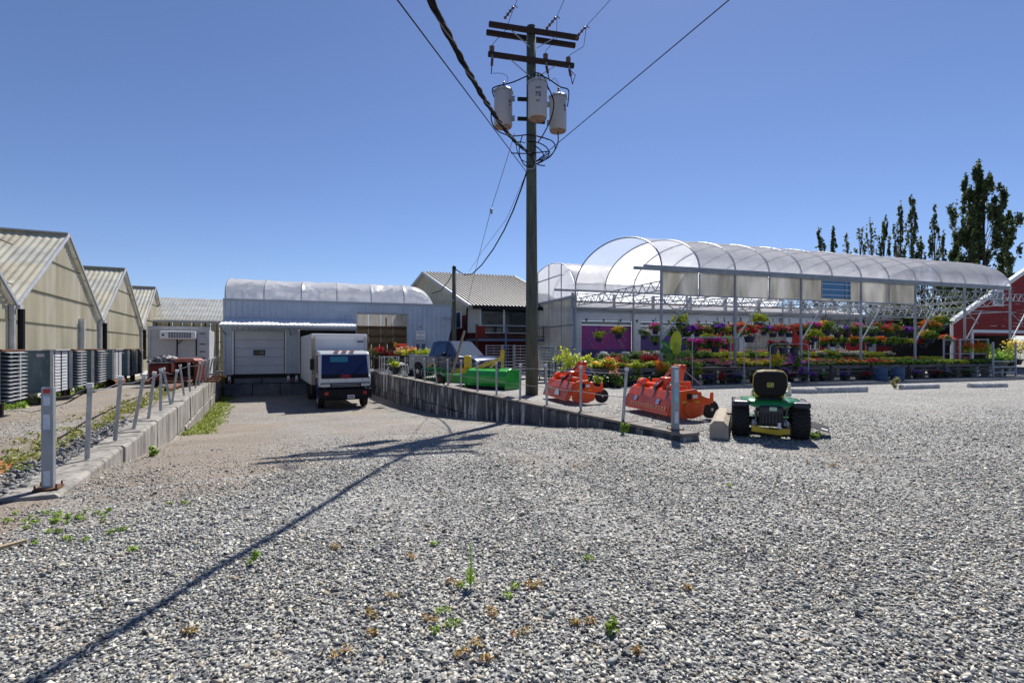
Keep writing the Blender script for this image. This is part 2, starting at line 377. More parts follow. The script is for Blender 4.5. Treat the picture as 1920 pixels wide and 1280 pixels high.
# dirt, fines
n2 = nn('ShaderNodeTexNoise'); n2.inputs['Scale'].default_value = 55; n2.inputs['Detail'].default_value = 8; L.new(g.outputs['Position'], n2.inputs['Vector'])
cr2 = nn('ShaderNodeValToRGB'); L.new(n2.outputs[0], cr2.inputs[0]); e2 = cr2.color_ramp.elements
e2[0].position = .36; e2[0].color = (.085,.055,.035,1); e2[1].position = .68; e2[1].color = (.37,.305,.235,1)
n3 = nn('ShaderNodeTexNoise'); n3.inputs['Scale'].default_value = 2.2; n3.inputs['Detail'].default_value = 9; L.new(g.outputs['Position'], n3.inputs['Vector'])
ad = nn('ShaderNodeMath', operation='ADD'); L.new(sep.outputs[0], ad.inputs[0]); L.new(n3.outputs[0], ad.inputs[1])
ad2 = nn('ShaderNodeMath', operation='MULTIPLY_ADD'); ad2.inputs[1].default_value = .25; L.new(s1.outputs[1], ad2.inputs[0]); L.new(ad.outputs[0], ad2.inputs[2])
dm = nn('ShaderNodeMapRange'); dm.inputs[1].default_value = .80; dm.inputs[2].default_value = 1.5; dm.inputs[4].default_value = .78; L.new(ad2.outputs[0], dm.inputs[0])
mx1 = nn('ShaderNodeMix', data_type='RGBA'); L.new(dm.outputs[0], mx1.inputs[0]); L.new(mg.outputs[2], mx1.inputs[6]); L.new(cr2.outputs[0], mx1.inputs[7])
# green growth
n4 = nn('ShaderNodeTexNoise'); n4.inputs['Scale'].default_value = 9; n4.inputs['Detail'].default_value = 9; L.new(g.outputs['Position'], n4.inputs['Vector'])
gm1 = nn('ShaderNodeMath', operation='MULTIPLY_ADD'); gm1.inputs[1].default_value = .75; L.new(sep.outputs[1], gm1.inputs[0]); L.new(n4.outputs[0], gm1.inputs[2])
gr = nn('ShaderNodeMapRange'); gr.inputs[1].default_value = .82; gr.inputs[2].default_value = .98; gr.inputs[4].default_value = .85; L.new(gm1.outputs[0], gr.inputs[0])
mx2 = nn('ShaderNodeMix', data_type='RGBA'); mx2.inputs[7].default_value = (.15,.17,.03,1); L.new(gr.outputs[0], mx2.inputs[0]); L.new(mx1.outputs[2], mx2.inputs[6])
# broad tone drift
n5 = nn('ShaderNodeTexNoise'); n5.inputs['Scale'].default_value = .5; n5.inputs['Detail'].default_value = 5; L.new(g.outputs['Position'], n5.inputs['Vector'])
td = nn('ShaderNodeMapRange'); td.inputs[1].default_value = .3; td.inputs[2].default_value = .7; td.inputs[3].default_value = .80; td.inputs[4].default_value = 1.12; L.new(n5.outputs[0], td.inputs[0])
mx3 = nn('ShaderNodeMix', data_type='RGBA', blend_type='MULTIPLY'); mx3.inputs[0].default_value = 1; L.new(mx2.outputs[2], mx3.inputs[6]); L.new(td.outputs[0], mx3.inputs[7])
L.new(mx3.outputs[2], b.inputs['Base Color']); b.inputs['Roughness'].default_value = .85
bp = nn('ShaderNodeBump'); bp.inputs['Strength'].default_value = .9; bp.inputs['Distance'].default_value = .012; bp.invert = True
L.new(vo.outputs['Distance'], bp.inputs['Height']); L.new(bp.outputs[0], b.inputs['Normal'])
gm.materials.append(m); go = bpy.data.objects.new('gravel_ground', gm); C.objects.link(go); tag(go, kind='structure')

# loose stones near the camera: one mesh of many small faceted stones
def hull(seed):
    rg = random.Random(seed); bm = bmesh.new()
    for i in range(8):
        v = Vector((rg.gauss(0,1), rg.gauss(0,1), rg.gauss(0,1))).normalized()*rg.uniform(.75, 1.35); bm.verts.new((v.x, v.y, v.z*.62))
    r_ = bmesh.ops.convex_hull(bm, input=bm.verts); bmesh.ops.delete(bm, geom=list({e for e in r_['geom_interior'] if isinstance(e, bmesh.types.BMVert)}), context='VERTS')
    bmesh.ops.triangulate(bm, faces=bm.faces); bm.verts.index_update()
    vv = np.array([v.co for v in bm.verts]); ff = np.array([[q.index for q in f_.verts] for f_ in bm.faces]); bm.free(); return vv, ff
hulls = [hull(i) for i in range(10)]
def stones(name, xy, size, mname, cols, seed, sink=.30, zfun=gz, kind='stuff', dirt=None):
    rg = np.random.default_rng(seed); n = len(xy); hid = rg.integers(0, len(hulls), n); Vs = []; Fs = []; Cs = []; base = 0
    zs = np.array([zfun(x, y) for x, y in xy]); ang = rg.random(n)*6.283; sc = size*np.exp(rg.normal(size=n)*.33); til = rg.normal(size=(n, 2))*.35
    ca = np.array(cols); ci = rg.integers(0, len(cols), n); br = .72+.5*rg.random(n)
    for h in range(len(hulls)):
        k = np.where(hid == h)[0]
        if not len(k): continue
        vv, ff = hulls[h]; an = rg.uniform(.75, 1.35, (len(k), 2)); X = vv[None, :, :]*sc[k][:, None, None]
        X[:, :, 0] *= an[:, :1]; X[:, :, 1] *= an[:, 1:]
        X[:, :, 2] += X[:, :, 0]*til[k][:, :1]+X[:, :, 1]*til[k][:, 1:]
        c, s = np.cos(ang[k])[:, None], np.sin(ang[k])[:, None]
        x = X[:, :, 0]*c-X[:, :, 1]*s+xy[k, 0][:, None]; y = X[:, :, 0]*s+X[:, :, 1]*c+xy[k, 1][:, None]; z = X[:, :, 2]+zs[k][:, None]+sc[k][:, None]*sink
        Vs.append(np.stack([x, y, z], 2).reshape(-1, 3)); m_ = len(vv)
        Fs.append((ff[None]+(np.arange(len(k))*m_)[:, None, None]+base).reshape(-1, 3)); base += m_*len(k)
        Cs.append(np.repeat(ca[ci[k]]*br[k][:, None], len(ff), axis=0))
    V = np.concatenate(Vs).astype(np.float32); Fc = np.concatenate(Fs).astype(np.int32); Cc = np.concatenate(Cs)
    me = bpy.data.meshes.new(name); me.vertices.add(len(V)); me.vertices.foreach_set('co', V.ravel()); nf = len(Fc)
    me.loops.add(nf*3); me.loops.foreach_set('vertex_index', Fc.ravel()); me.polygons.add(nf)
    me.polygons.foreach_set('loop_start', np.arange(0, nf*3, 3, dtype=np.int32)); me.polygons.foreach_set('loop_total', np.full(nf, 3, dtype=np.int32)); me.update(calc_edges=True)
    at = me.attributes.new('Col', 'FLOAT_COLOR', 'FACE'); at.data.foreach_set('color', np.concatenate([Cc, np.ones((nf, 1))], 1).astype(np.float32).ravel())
    me.materials.append(mname); o = bpy.data.objects.new(name, me); C.objects.link(o); return tag(o, kind=kind)
ms, nt, b = nodes_mat('stone'); a = nt.nodes.new('ShaderNodeAttribute'); a.attribute_name = 'Col'; nt.links.new(a.outputs['Color'], b.inputs['Base Color']); b.inputs['Roughness'].default_value = .75
gcols = [(0.153, 0.158, 0.164), (0.252, 0.264, 0.258), (0.36, 0.361, 0.34), (0.45, 0.449, 0.41), (0.558, 0.546, 0.492), (0.666, 0.642, 0.566), (0.414, 0.37, 0.287), (0.09, 0.101, 0.107), (0.297, 0.304, 0.295), (0.486, 0.466, 0.394), (0.216, 0.229, 0.221), (0.324, 0.273, 0.205)]
def scatter(dens, y0, y1, seed, marg=1.0):
    rg = np.random.default_rng(seed); W = y1*1.0+marg; n = int(dens*(y1-y0)*2*W)
    p = np.stack([rg.uniform(-W, W, n), rg.uniform(y0, y1, n)], 1); p = p[np.abs(p[:, 0]) < p[:, 1]*1.03+marg]
    u = D.x*p[:, 0]+D.y*p[:, 1]; v = N_.x*p[:, 0]+N_.y*p[:, 1]
    bad = ((v > -2.45) & (v < -1.82) & (u > 6.7)) | ((v > 6.28) & (v < 6.95) & (u > 6.3))
    p = p[~bad]; u = u[~bad]; v = v[~bad]
    zn = np.array([noise.noise(Vector((x*.35, y*.35, 7))) for x, y in p])
    rate_l = np.array([1-.62*lanes(a_, b_) for a_, b_ in zip(u, v)])
    zl = np.where((v > -1.9) & (u > 6.5) & (u < 22), np.clip(1-.75*np.clip(1-np.abs(v+.7)/2.0, 0, 1)*np.clip((u-6)/2, 0, 1), .2, 1), 1.0)
    zr = np.array([noise.noise(Vector((x*.9, y*.9, 17))) for x, y in p])
    rate = np.where((v > -1.9) & (v < 6.4), np.clip(1-(u-5.5)/6+zr, .16, 1), 1.0)*np.where(v < -2, .30, 1.0)*np.clip(1-np.maximum(0, zn-.15)*1.2, .35, 1)
    rate = rate*rate_l*zl*np.clip((14.5-p[:, 1])/6.0, 0, 1)**1.3
    return p[rg.random(len(p)) < rate]
stones('gravel_stones', scatter(3100, 1.9, 4.2, 1), .0094, ms, gcols, 1)
stones('gravel_stones', scatter(1700, 4.2, 7.4, 2), .0094, ms, gcols, 2)
stones('gravel_stones', scatter(800, 7.4, 14.0, 3, .2), .0098, ms, gcols, 3)
# coarse rock bank behind the left wall
rg = np.random.default_rng(5); pts = []
for i in range(2600):
    u = rg.uniform(4.0, 13.5); v = -2.28-abs(rg.normal())*.20
    p = U(u, v); pts.append((p.x, p.y))
stones('rock_bank', np.array(pts),   .024, ms, [(.13,.135,.14),(.20,.20,.20),(.28,.275,.27),(.08,.085,.09)], 9, zfun=lambda x, y: gz(x, y)+.02)

# ------------------------------------------------------------------ retaining walls of stacked concrete blocks
def block_mesh(L=1.495, H=.728, W=.60, ch=.035):
    m_ = MB(); z0, z1 = 0, H; pr = [(0, z0), (W, z0), (W, z1-ch), (W-ch, z1), (ch, z1), (0, z1-ch)]
    m_.prism([Vector((0, y, z)) for y, z in pr], (0.006, 0, 0), (L-.006, 0, 0)); return m_
def wall(label, v0, u0, n, ztop, low_u, material, sgn):
    t = thing('retaining_wall', label, 'retaining wall', U(u0, v0), math.atan2(D.y, D.x))
    first = block_mesh().build('concrete_block', material, t, bevel=.015)
    rr = random.Random(3); k = 0
    def place(u, z):
        nonlocal k
        loc = (u-u0, (0 if sgn > 0 else -.6)+rr.uniform(-.02, .02), z+rr.uniform(-.014, .014)); rot = (0, rr.uniform(-.004, .004), rr.uniform(-.006, .006))
        if k == 0: first.location = loc; first.rotation_euler = rot
        else: share(first, loc, t, rot)
        k += 1
    for i in range(n): place(u0+i*1.52, ztop-.745)
    i = 0
    while low_u+i*1.52 < u0+n*1.52-1.0: place(low_u+i*1.52, ztop-1.50); i += 1
    while False: pass
    return t
# local +Y of the rotated frame points to -v
wallL = wall('long sunlit grey concrete block wall on the left side of the loading ramp', -1.85, 6.9, 18, .05, 13.2, m_conc, 1)
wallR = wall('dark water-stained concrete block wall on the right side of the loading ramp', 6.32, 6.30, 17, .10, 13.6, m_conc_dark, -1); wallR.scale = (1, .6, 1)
# pale cap strip of the right wall (the clean top of the blocks)
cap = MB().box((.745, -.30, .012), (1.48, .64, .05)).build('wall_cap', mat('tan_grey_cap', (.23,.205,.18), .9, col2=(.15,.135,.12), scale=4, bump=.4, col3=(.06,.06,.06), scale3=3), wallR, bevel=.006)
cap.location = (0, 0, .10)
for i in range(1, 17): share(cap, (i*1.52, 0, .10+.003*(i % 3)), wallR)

# ------------------------------------------------------------------ posts and cables along both walls
def post_fence(label, posts, v, rb, capz, material):
    """posts: (base px, top px, top py)"""
    t = thing('post_and_cable_fence', label, 'fence', (0,0,0)); tops = []
    for bx, tx, ty in posts:
        u = u_at(bx, v); b_ = U(u, v, .04 if v < 0 else .12); tp = P(tx, ty, b_.y)
        tp.x = b_.x+(tx-bx)/F*b_.y
        p_ = MB().tube([b_, tp], rb, 10).build('post', material, t, smooth=False)
        d = (tp-b_).normalized()
        c_ = MB().tube([tp-d*.05, tp+d*.012], rb*1.42, 10).build('post_cap', m_cap, p_)
        tops.append((b_, tp))
    for f_ in (.90, .45):
        for (b0, t0), (b1, t1) in zip(tops[:-1], tops[1:]):
            a_ = b0.lerp(t0, f_); c_ = b1.lerp(t1, f_)
            if v < 0 and f_ < .5: continue
            mid = (a_+c_)/2-Vector((0, 0, .02 if v > 0 else .03)); off = Vector((0, -.03, 0))
            MB().tube([a_+off, mid+off, c_+off], .007, 5).build('cable', m_wire, t)
    return t
LP = [(163.4,168.7,719.6),(215.7,226.4,706.3),(251,270.5,701.8),(278.4,289.6,697.8),(301,301.5,691.7),(320,306,689.6),(322.6,332,694),(345,337.4,683.8),(356,353.9,680.6),(366,375,679),(372.5,381,675.8),(379.4,386,675),(384.7,392.7,673),(390.5,398.5,671.3),(397,403.3,670),(402.5,407.8,669),(410.5,411.8,668.4)]
RP = [(1168,1175,690),(1089,1089,686.6),(1025.6,1023,683),(975,976,682.7),(931,930.6,679),(895.5,895.5,677),(864,864.5,675),(840,839,673.5),(820,812.5,672.5),(797,795,672),(778.3,774,671),(762,759.6,670),(748,747.5,670),(735,735,669),(721,721,668),(712,712,667.5),(701.7,701.5,667)]
post_fence('row of leaning galvanised pipe posts on the left ramp wall', LP, -2.07, .031, 0, m_galv)
post_fence('row of pipe posts with slack cables on the right ramp wall', RP, 6.52, .031, 0, m_galv)
# big square end posts
def bollard(label, px, py, top, wd, tape):
    z0 = .055 if px < 500 else .135
    b_ = G(px, py, z0); H = P(px, top, b_.y).z-z0; t = thing('steel_end_post', label, 'post', b_, .46 if px < 500 else .1)
    m_ = MB(); h = wd/2; th = .008
    for cx, cy, sx, sy in ((0, -h, wd, th), (0, h, wd, th), (-h, 0, th, wd-th), (h, 0, th, wd-th)): m_.box((cx, cy, H/2), (sx, sy, H))
    p_ = m_.build('tube', m_galv2, t, bevel=.004)
    MB().box((0, 0, -.005), (wd*2.3, wd*2.3, .014)).build('base_plate', m_rust, t)
    for a in (-1, 1):
        for c_ in (-1, 1): MB().tube([(a*wd*.95, c_*wd*.95, 0), (a*wd*.95, c_*wd*.95, .045)], .009, 6).build('anchor_bolt', m_rust, t)
    for z, hh, mm in tape: MB().box((.0, -h-.006, z*H), (wd*.62, .003, hh)).build('reflective_tape', mm, t)
    return t
m_silver = mat('silver_reflective_tape', (.52,.60,.70), .3, .3, col2=(.40,.50,.62), scale=15)
m_cyan = mat('blue_reflective_tape', (.16,.40,.55), .3, .2, col2=(.25,.50,.62), scale=10)
bollard('thick square steel post with red tape on a rusty base plate, left wall end', 91, 913, 726, .093, ((.965, .045, m_redlamp), (.87, .10, m_silver), (.66, .16, m_silver), (.10, .16, m_silver)))
bollard('thick square steel post with blue tape on a rusty base plate, right wall end', 1266, 805, 687, .105, ((.85, .22, m_silver), (.55, .25, m_cyan), (.2, .2, m_silver)))

# ------------------------------------------------------------------ dock building
D0 = Vector((-16.76, 29.8, 0)); DF = Vector((.9476, .3194, 0)).normalized(); DG = Vector((-DF.y, DF.x, 0)); DA = math.atan2(DF.y, DF.x)
def s_at(px, dep=0.0):
    r = (px-960)/F; b_ = D0+DG*dep; return (r*b_.y-b_.x)/(DF.x-r*DF.y)
dock = thing('dock_building', 'white ribbed steel loading dock building with a sheeted curved roof', 'warehouse', D0, DA)
SL = s_at(845)          # length of the front
sA, sB = s_at(438), s_at(534)      # roller door
sC, sD = s_at(562), s_at(666)      # truck bay
sE, sF_ = s_at(668.5), s_at(764)     # big opening
HT = 4.36
def rib_panel(w, z0, z1):
    m_ = MB(); r = .045; pr = [(0, 0), (w-.075, 0), (w-.06, -r), (w-.018, -r), (w-.003, 0)]
    pts = pr+[(x, y+.02) for x, y in reversed(pr)]
    m_.prism([Vector((x, y, z0)) for x, y in pts], (0,0,0), (0,0,z1-z0)); return m_
def siding(s0, s1, z0, z1, y=0.0, pitch=.305, material=m_siding, parent=dock):
    n = max(1, round((s1-s0)/pitch)); p_ = (s1-s0)/n; first = rib_panel(p_, z0, z1).build('siding_panel', material, parent); first.location = (s0, y, 0)
    for i in range(1, n): share(first, (s0+i*p_, y, 0), parent)
siding(0.05, sA-.08, .0, 2.72); siding(sB+.08, sC-.06, 0, 2.72); siding(sA-.08, sB+.08, 2.62, 3.0); siding(sC-.06, sE-.04, 2.66, 3.0)
siding(0.05, sA-.08, 2.72, 3.0); siding(sB+.08, sC-.06, 2.72, 3.0)
siding(0.05, sE-.04, 3.0, HT); siding(sE-.04, sF_+.04, 3.80, HT); siding(sF_+.04, SL, 0, HT)
MB().box((SL/2, .9, HT+.03), (SL+.06, 1.9, .05)).box((.02, 4, HT/2), (.05, 8, HT)).box((SL, 4, HT/2), (.05, 8, HT)).build('side_wall', m_siding, dock)
MB().box((SL/2, -.03, HT+.03), (SL+.1, .05, .14)).build('eave_trim', m_siding_dark, dock)
MB().box((.0, -.02, HT/2), (.09, .06, HT)).build('corner_trim', m_siding, dock)
# roller door of five sections
dz0, dz1 = .03, 2.57
for i in range(5):
    h = (dz1-dz0)/5; m_ = MB().box(((sA+sB)/2, .05, dz0+h*(i+.5)), (sB-sA-.1, .05, h-.012)); m_.build('door_section', m_door, dock, bevel=.008)
MB().box(((sA+sB)/2, .085, 1.3), (sB-sA, .02, 2.6)).build('door_backing', m_dark, dock)
ww = s_at(497)-s_at(475); wc = s_at(486); win = MB().box((wc, .015, 1.30), (ww, .03, .32)).build('door_window', m_black, dock)
MB().box((wc, -.003, 1.30), (ww-.1, .01, .22)).build('pane', m_glass, win)
for s_ in (sA-.04, sB+.04, sC-.03): MB().box((s_, -.02, 1.30), (.07, .1, 2.62)).build('door_jamb', m_trim, dock)
MB().box(((sA+sB)/2, -.02, 2.60), (sB-sA+.1, .1, .06)).build('door_head', m_siding_dark, dock)
# awning with separate roof panels
sw = sE-.06; n = 30
aw = None
for i in range(n):
    a0 = .08+i*(sw-.08)/n; a1 = a0+(sw-.08)/n
    if aw is None:
        q = [(0, -1.75, 2.86), (a1-a0-.012, -1.75, 2.86), (a1-a0-.012, .0, 3.30), (0, .0, 3.30)]
        m_ = MB().prism([Vector(x) for x in q], (0,0,0), (0,0,.02)); m_.beam((a1-a0-.02, -1.75, 2.895), (a1-a0-.02, 0, 3.335), .035, .035)
        aw = m_.build('awning_panel', m_trim, dock); aw.location = (a0, 0, 0)
    else: share(aw, (a0, 0, 0), dock)
MB().box((sw/2+.04, -1.76, 2.80), (sw-.02, .05, .10)).build('awning_gutter', m_siding_dark, dock)
for s_ in (.1, sB+.35, sw): MB().beam((s_, -1.7, 2.78), (s_, -.03, 2.35), .05).build('awning_bracket', m_siding_dark, dock)
# loading edge under the doors
MB().box(((s_at(562))/2+.3, .05, -.08), (s_at(565)-.3, .3, .22)).build('dock_plate', m_black, dock)
m_dockc = mat('dock_concrete', (.15,.17,.19), .85, col2=(.08,.10,.12), scale=1.6, bump=.2)
bk = MB().box((.75, .3, -.30), (1.46, .5, .42)).build('foundation_block', m_dockc, dock, bevel=.02); bk.location = (.5, -.12, 0)
for i in range(1, 6): share(bk, (.5+i*1.5, -.12, 0), dock)
bk = MB().box((.75, .3, -.88), (1.46, .5, .68)).build('foundation_block', m_dockc, dock, bevel=.02); bk.location = (.0, -.16, 0)
for i in range(1, 6): share(bk, (i*1.5, -.16, 0), dock)
MB().box((SL/2, .5, -.68), (SL, .3, 1.3)).build('foundation', m_dark, dock)
for px in (432, 541.5, 557):
    s_ = s_at(px); bm_ = MB().box((s_, -.26, -.26), (.13, .16, .36)).build('dock_bumper', m_trim, dock); MB().box((s_, -.345, -.36), (.10, .012, .12)).build('red_mark', m_redlamp, bm_)
MB().box(((sC+sD)/2, .45, 1.35), (sD-sC+.1, .04, 3.0)).build('bay_dark_sheet', m_dark, dock)  # black sheet close behind the opening stands in for the bay's shade
m_tanc = mat('tan_corrugated', (.13,.10,.065), .8, col2=(.085,.065,.045), scale=2, stretch=(6,6,.5))
# interior seen through the big opening
MB().box((SL-3.4, 4.6, -.02), (8.6, 8.8, .04)).build('floor', m_conc_pale, dock)
MB().box((SL-3.4, 8.3, 2.2), (8.6, .04, .03)).build('rail', m_brown, dock)
rz = [(0, 2.6, m_brown), (2.6, 2.72, m_dark)]
for i in range(14):
    MB().box((SL-7.4+i*.62, 8.6, .95), (.60, .03, 1.9)).build('back_panel', m_brown, dock)
for i in range(9):
    MB().box((SL-7.2+i*.95, 8.6, 2.60), (.945, .02, 1.2)).build('back_panel', m_tanc, dock)
    MB().box((SL-7.2+i*.95, 8.6, 3.95), (.93, .02, 1.3)).build('skylight_panel', m_panel, dock)
for z in (1.95, 2.6, 3.25): MB().box((SL-3.4, 8.5, z), (8.6, .1, .16)).build('girt', m_brown, dock)
for px in (724,): MB().box((s_at(px, 5), 5, 1.9), (.10, .10, 3.8)).build('column', m_brown, dock)
MB().box(((sE+sF_)/2, .25, 3.78), (sF_-sE, .5, .08)).build('opening_head', m_siding_dark, dock)
for s_ in (sE, sF_): MB().box((s_, .02, 1.9), (.06, .16, 3.8)).build('opening_jamb', m_siding_dark, dock)
# curved tarp roof with folds
m_ = MB(); nu, nw = 150, 34; x0, x1 = .05, s_at(817); vs = []
for i in range(nu+1):
    s_ = x0+(x1-x0)*i/nu; bay = (s_-x0)/((x1-x0)/6.0); fr = bay-math.floor(bay); sag = math.sin(math.pi*fr)**.5 if 0 < fr < 1 else 0
    for j in range(nw+1):
        a = math.pi*j/nw; c_ = math.cos(a); s2 = math.sin(a); p_ = .8
        y = 3.4-3.4*math.copysign(abs(c_)**p_, c_); z = HT+.06+1.52*abs(s2)**.72
        wv = noise.noise(Vector((s_*.7, z*1.2, 5)))*.10+.34*(.35-abs(noise.noise(Vector((s_*.8+z*.5, z*4.2+s_*1.5*(1 if math.floor(bay) % 2 else -1), 9)))))*(1.25-.8*s2)
        wv *= sag; ins = sag*.10*s2**.3 if s2 > 0 else 0
        if i > nu-20: k_ = (i-(nu-20))/20.0; z = HT+.06+(z-HT-.06)*max(.0, 1-k_**2.4)**.5; y = 3.4+(y-3.4)*(1-.25*k_**2)
        y2 = y+(ins+wv*1.7)*c_ ; z2 = z-(ins*.6+wv*.8)*s2*.6
        if j == 0 or j == nw: z2 = z-.05+noise.noise(Vector((s_*2, 0, 1)))*.05; y2 = y-.02
        vs.append((s_, y2, z2))
fs = [(i*(nw+1)+j, (i+1)*(nw+1)+j, (i+1)*(nw+1)+j+1, i*(nw+1)+j+1) for i in range(nu) for j in range(nw)]
MB().add(vs, fs).build('roof_tarp', m_tarp, dock, smooth=True)
for k in range(6):
    s_ = x0+(x1-x0)*k/6; pts = []
    for j in range(nw+1):
        a = math.pi*j/nw; c_ = math.cos(a); s2 = math.sin(a); pts.append((s_, 3.4-3.4*math.copysign(abs(c_)**.8, c_), HT+.045+1.52*abs(s2)**.72))
    MB().tube(pts, .03, 6).build('roof_hoop', m_galv, dock)
# sign with lettering, lamp, small door, side light
sg = (s_at(780)+s_at(797))/2; pl = MB().box((sg, -.045, 2.42), (.60, .02, .52)).build('sign', m_trim, dock)
m_ink = mat('navy_ink', (.01,.015,.07), .6)
rotx = Matrix.Rotation(R(90), 4, 'X')
for tx, z, sz in (('SHIPPING', 2.56, .115), ('&', 2.42, .11), ('RECEIVING', 2.28, .105)): text_part(tx, sz, Matrix.Translation((sg, -.058, z)) @ rotx, m_ink, pl)
MB().lathe((s_at(788), -.10, 2.95), [(.03, -.06), (.09, -.05), (.10, .0), (.03, .06)], 10).build('wall_lamp', m_siding_dark, dock)
s0, s1 = s_at(775.5), s_at(801); dr = MB().box(((s0+s1)/2, -.04, 1.02), (s1-s0, .05, 2.04)).build('door', m_siding_dark, dock)
for k in (-.2, .2): MB().box(((s0+s1)/2+k*.9, -.07, 1.5), (.22, .02, .7)).build('pane', m_glass_blue, dr)
MB().box((SL-.25, -.3, 3.55), (.5, .6, .04)).build('lamp_arm', m_siding_dark, dock)
# ------------------------------------------------------------------ old greenhouses on the left
VW = -6.10; U0 = 18.05+.78*1.118; BAY = 8.87; ZE = 2.73; ZR = 5.52
def corr_poly(w, amp=.034, pitch=.19):
    n = max(2, int(round(w/pitch))*2); return [(w*i/n, amp*(i % 2)) for i in range(n+1)]
CORR = [m_corr, film_mat('yellowed_fibreglass_pale', (.66,.62,.48), .2, 0, .5, (.53,.49,.37), 1.3), film_mat('yellowed_fibreglass_dull', (.54,.49,.35), .12, 0, .5, (.42,.38,.27), 1.3)]
ROOFM = [m_corr_roof, film_mat('fibreglass_roof_grey', (.50,.50,.44), .15, 0, .5, (.36,.36,.31), 1.1), film_mat('fibreglass_roof_yellow', (.54,.50,.38), .15, 0, .5, (.42,.39,.30), 1.1)]
m_seam = mat('dark_seam', (.10,.10,.06), .9)  # dark colour of the battens over the wall sheet joints
def gable_bay(k, label, first=0.0):
    ua = U0+BAY*(k-1); t = thing('greenhouse', label, 'greenhouse', U(ua, VW), math.atan2(D.y, D.x))
    # local x along the wall (u), local +y to -v
    def top(x):
        h = BAY/2; return ZE+(ZR-ZE)*(1-abs(x-h)/h)
    rows = [(.0, 1.05), (1.0, 2.35), (2.30, 3.35), (3.30, 4.45), (4.40, 5.6)]; W = .93; nx = int(BAY/W)+1; W = BAY/nx
    for ri, (za, zb) in enumerate(rows):
        for c_ in range(nx):
            xa = c_*W; pr = corr_poly(W); y = -.012*(ri % 2)-.004*(c_ % 2); vv = []; ok = False
            for x, dy in pr:
                zt = min(zb, top(xa+x)-.02); 
                if zt > za: ok = True
                vv += [(xa+x, y-dy, za), (xa+x, y-dy, max(za, zt))]
            if not ok: continue
            if k == 0 and xa+W < BAY*.75: continue
            fs = [(2*i, 2*i+2, 2*i+3, 2*i+1) for i in range(len(pr)-1) if vv[2*i+1][2] > za+1e-4 or vv[2*i+3][2] > za+1e-4]
            MB().add(vv, fs).build('wall_sheet', CORR[(c_*7+ri*3+k) % 3 if ri > 0 else 1], t, fixn=False)
    # roof sheets, three tiers on each slope
    L_ = 12; sl = math.hypot(BAY/2, ZR-ZE); an = math.atan2(ZR-ZE, BAY/2); tiers = 4
    first_ = {}; RV = []
    for side in (0, 1):
        for i in range(L_):
            for ti in range(tiers):
                key = 's'
                if key not in first_:
                    pr = corr_poly(1.0, .024, .2); h = sl/tiers+.06; vv = []
                    for x, dz in pr: vv += [(0, x, dz), (h, x, dz)]
                    fs = [(2*q, 2*q+1, 2*q+3, 2*q+2) for q in range(len(pr)-1)]
                    first_[key] = MB().add(vv, fs).build('roof_sheet', m_corr_roof, t, fixn=False); o_ = first_[key]
                else:
                    o_ = share(first_[key], (0,0,0), t); o_.data = RV[(i*5+ti*2+side) % 3]
                if len(first_) == 1 and not RV:
                    for mm in ROOFM: q_ = first_[key].data.copy(); q_.materials.clear(); q_.materials.append(mm); RV.append(q_)
                d0 = ti*sl/tiers; x = d0*math.cos(an); z = ZE+d0*math.sin(an)+.012*(tiers-ti)
                if side == 0: o_.location = (x, i*1.0-.12, z+.03); o_.rotation_euler = (0, -an, 0)
                else: o_.location = (BAY-x, i*1.0-.12+1.0, z+.03); o_.rotation_euler = (0, -an, math.pi)
    for za in (1.02, 2.33, 3.33, 4.43):
        xa = 0 if za < ZE else (za-ZE)/(ZR-ZE)*BAY/2
        if k == 0: xa = max(xa, BAY*.75)
        if BAY-xa-.1 > xa or k == 0: MB().box(((xa+min(BAY, BAY-(xa if k else 0)))/2, -.05, za), (max(.1, min(BAY, BAY-(xa if k else 0))-xa), .03, .028)).build('seam_batten', m_seam, t)
    for s_ in (1, -1):
        a_ = Vector((BAY/2, -.16, ZR+.06)); b_ = Vector((BAY/2-s_*BAY/2, -.16, ZE+.03)); MB().beam(a_, b_, .05, .09).build('rake_trim', m_siding_dark if s_ < 0 else m_slat, t)
    MB().box((BAY/2, 6, ZR+.10), (.3, 12.3, .05)).build('ridge_cap', m_siding_dark, t)
    MB().box((BAY, 5.75, ZE-.03), (.22, 12, .11)).build('gutter', m_slat, t)
    MB().tube([(BAY+.05, -.22, ZE-.08), (BAY+.05, -.22, .9)], .085, 8).build('downspout', m_black, t)
    MB().box((BAY-.15, -.10, ZE/2), (.12, .12, ZE)).build('corner_post', m_slat, t)
    MB().box((BAY/2, -.03, .05), (BAY, .06, .24)).build('baseboard', m_trim, t)
    return t
gb = ['nearest yellowed greenhouse, cut off by the left edge', 'large yellowed fibreglass greenhouse gable with a raised vent box, nearest full gable', 'second full yellowed greenhouse gable, half hidden by the first', 'farthest yellowed greenhouse gable, just its roof top showing']
for k in range(4): gable_bay(k, gb[k])
g1 = None
for o_ in bpy.data.objects:
    if o_.name.startswith('greenhouse') and o_.get('label') == gb[1]: g1 = o_
MB().box((6.1, -.10, 1.95), (.12, .2, 1.5)).box((6.3, -.06, 2.6), (.5, .1, .06)).box((6.3, -.06, 1.3), (.5, .1, .06)).build('vent_frame', m_slat, g1)
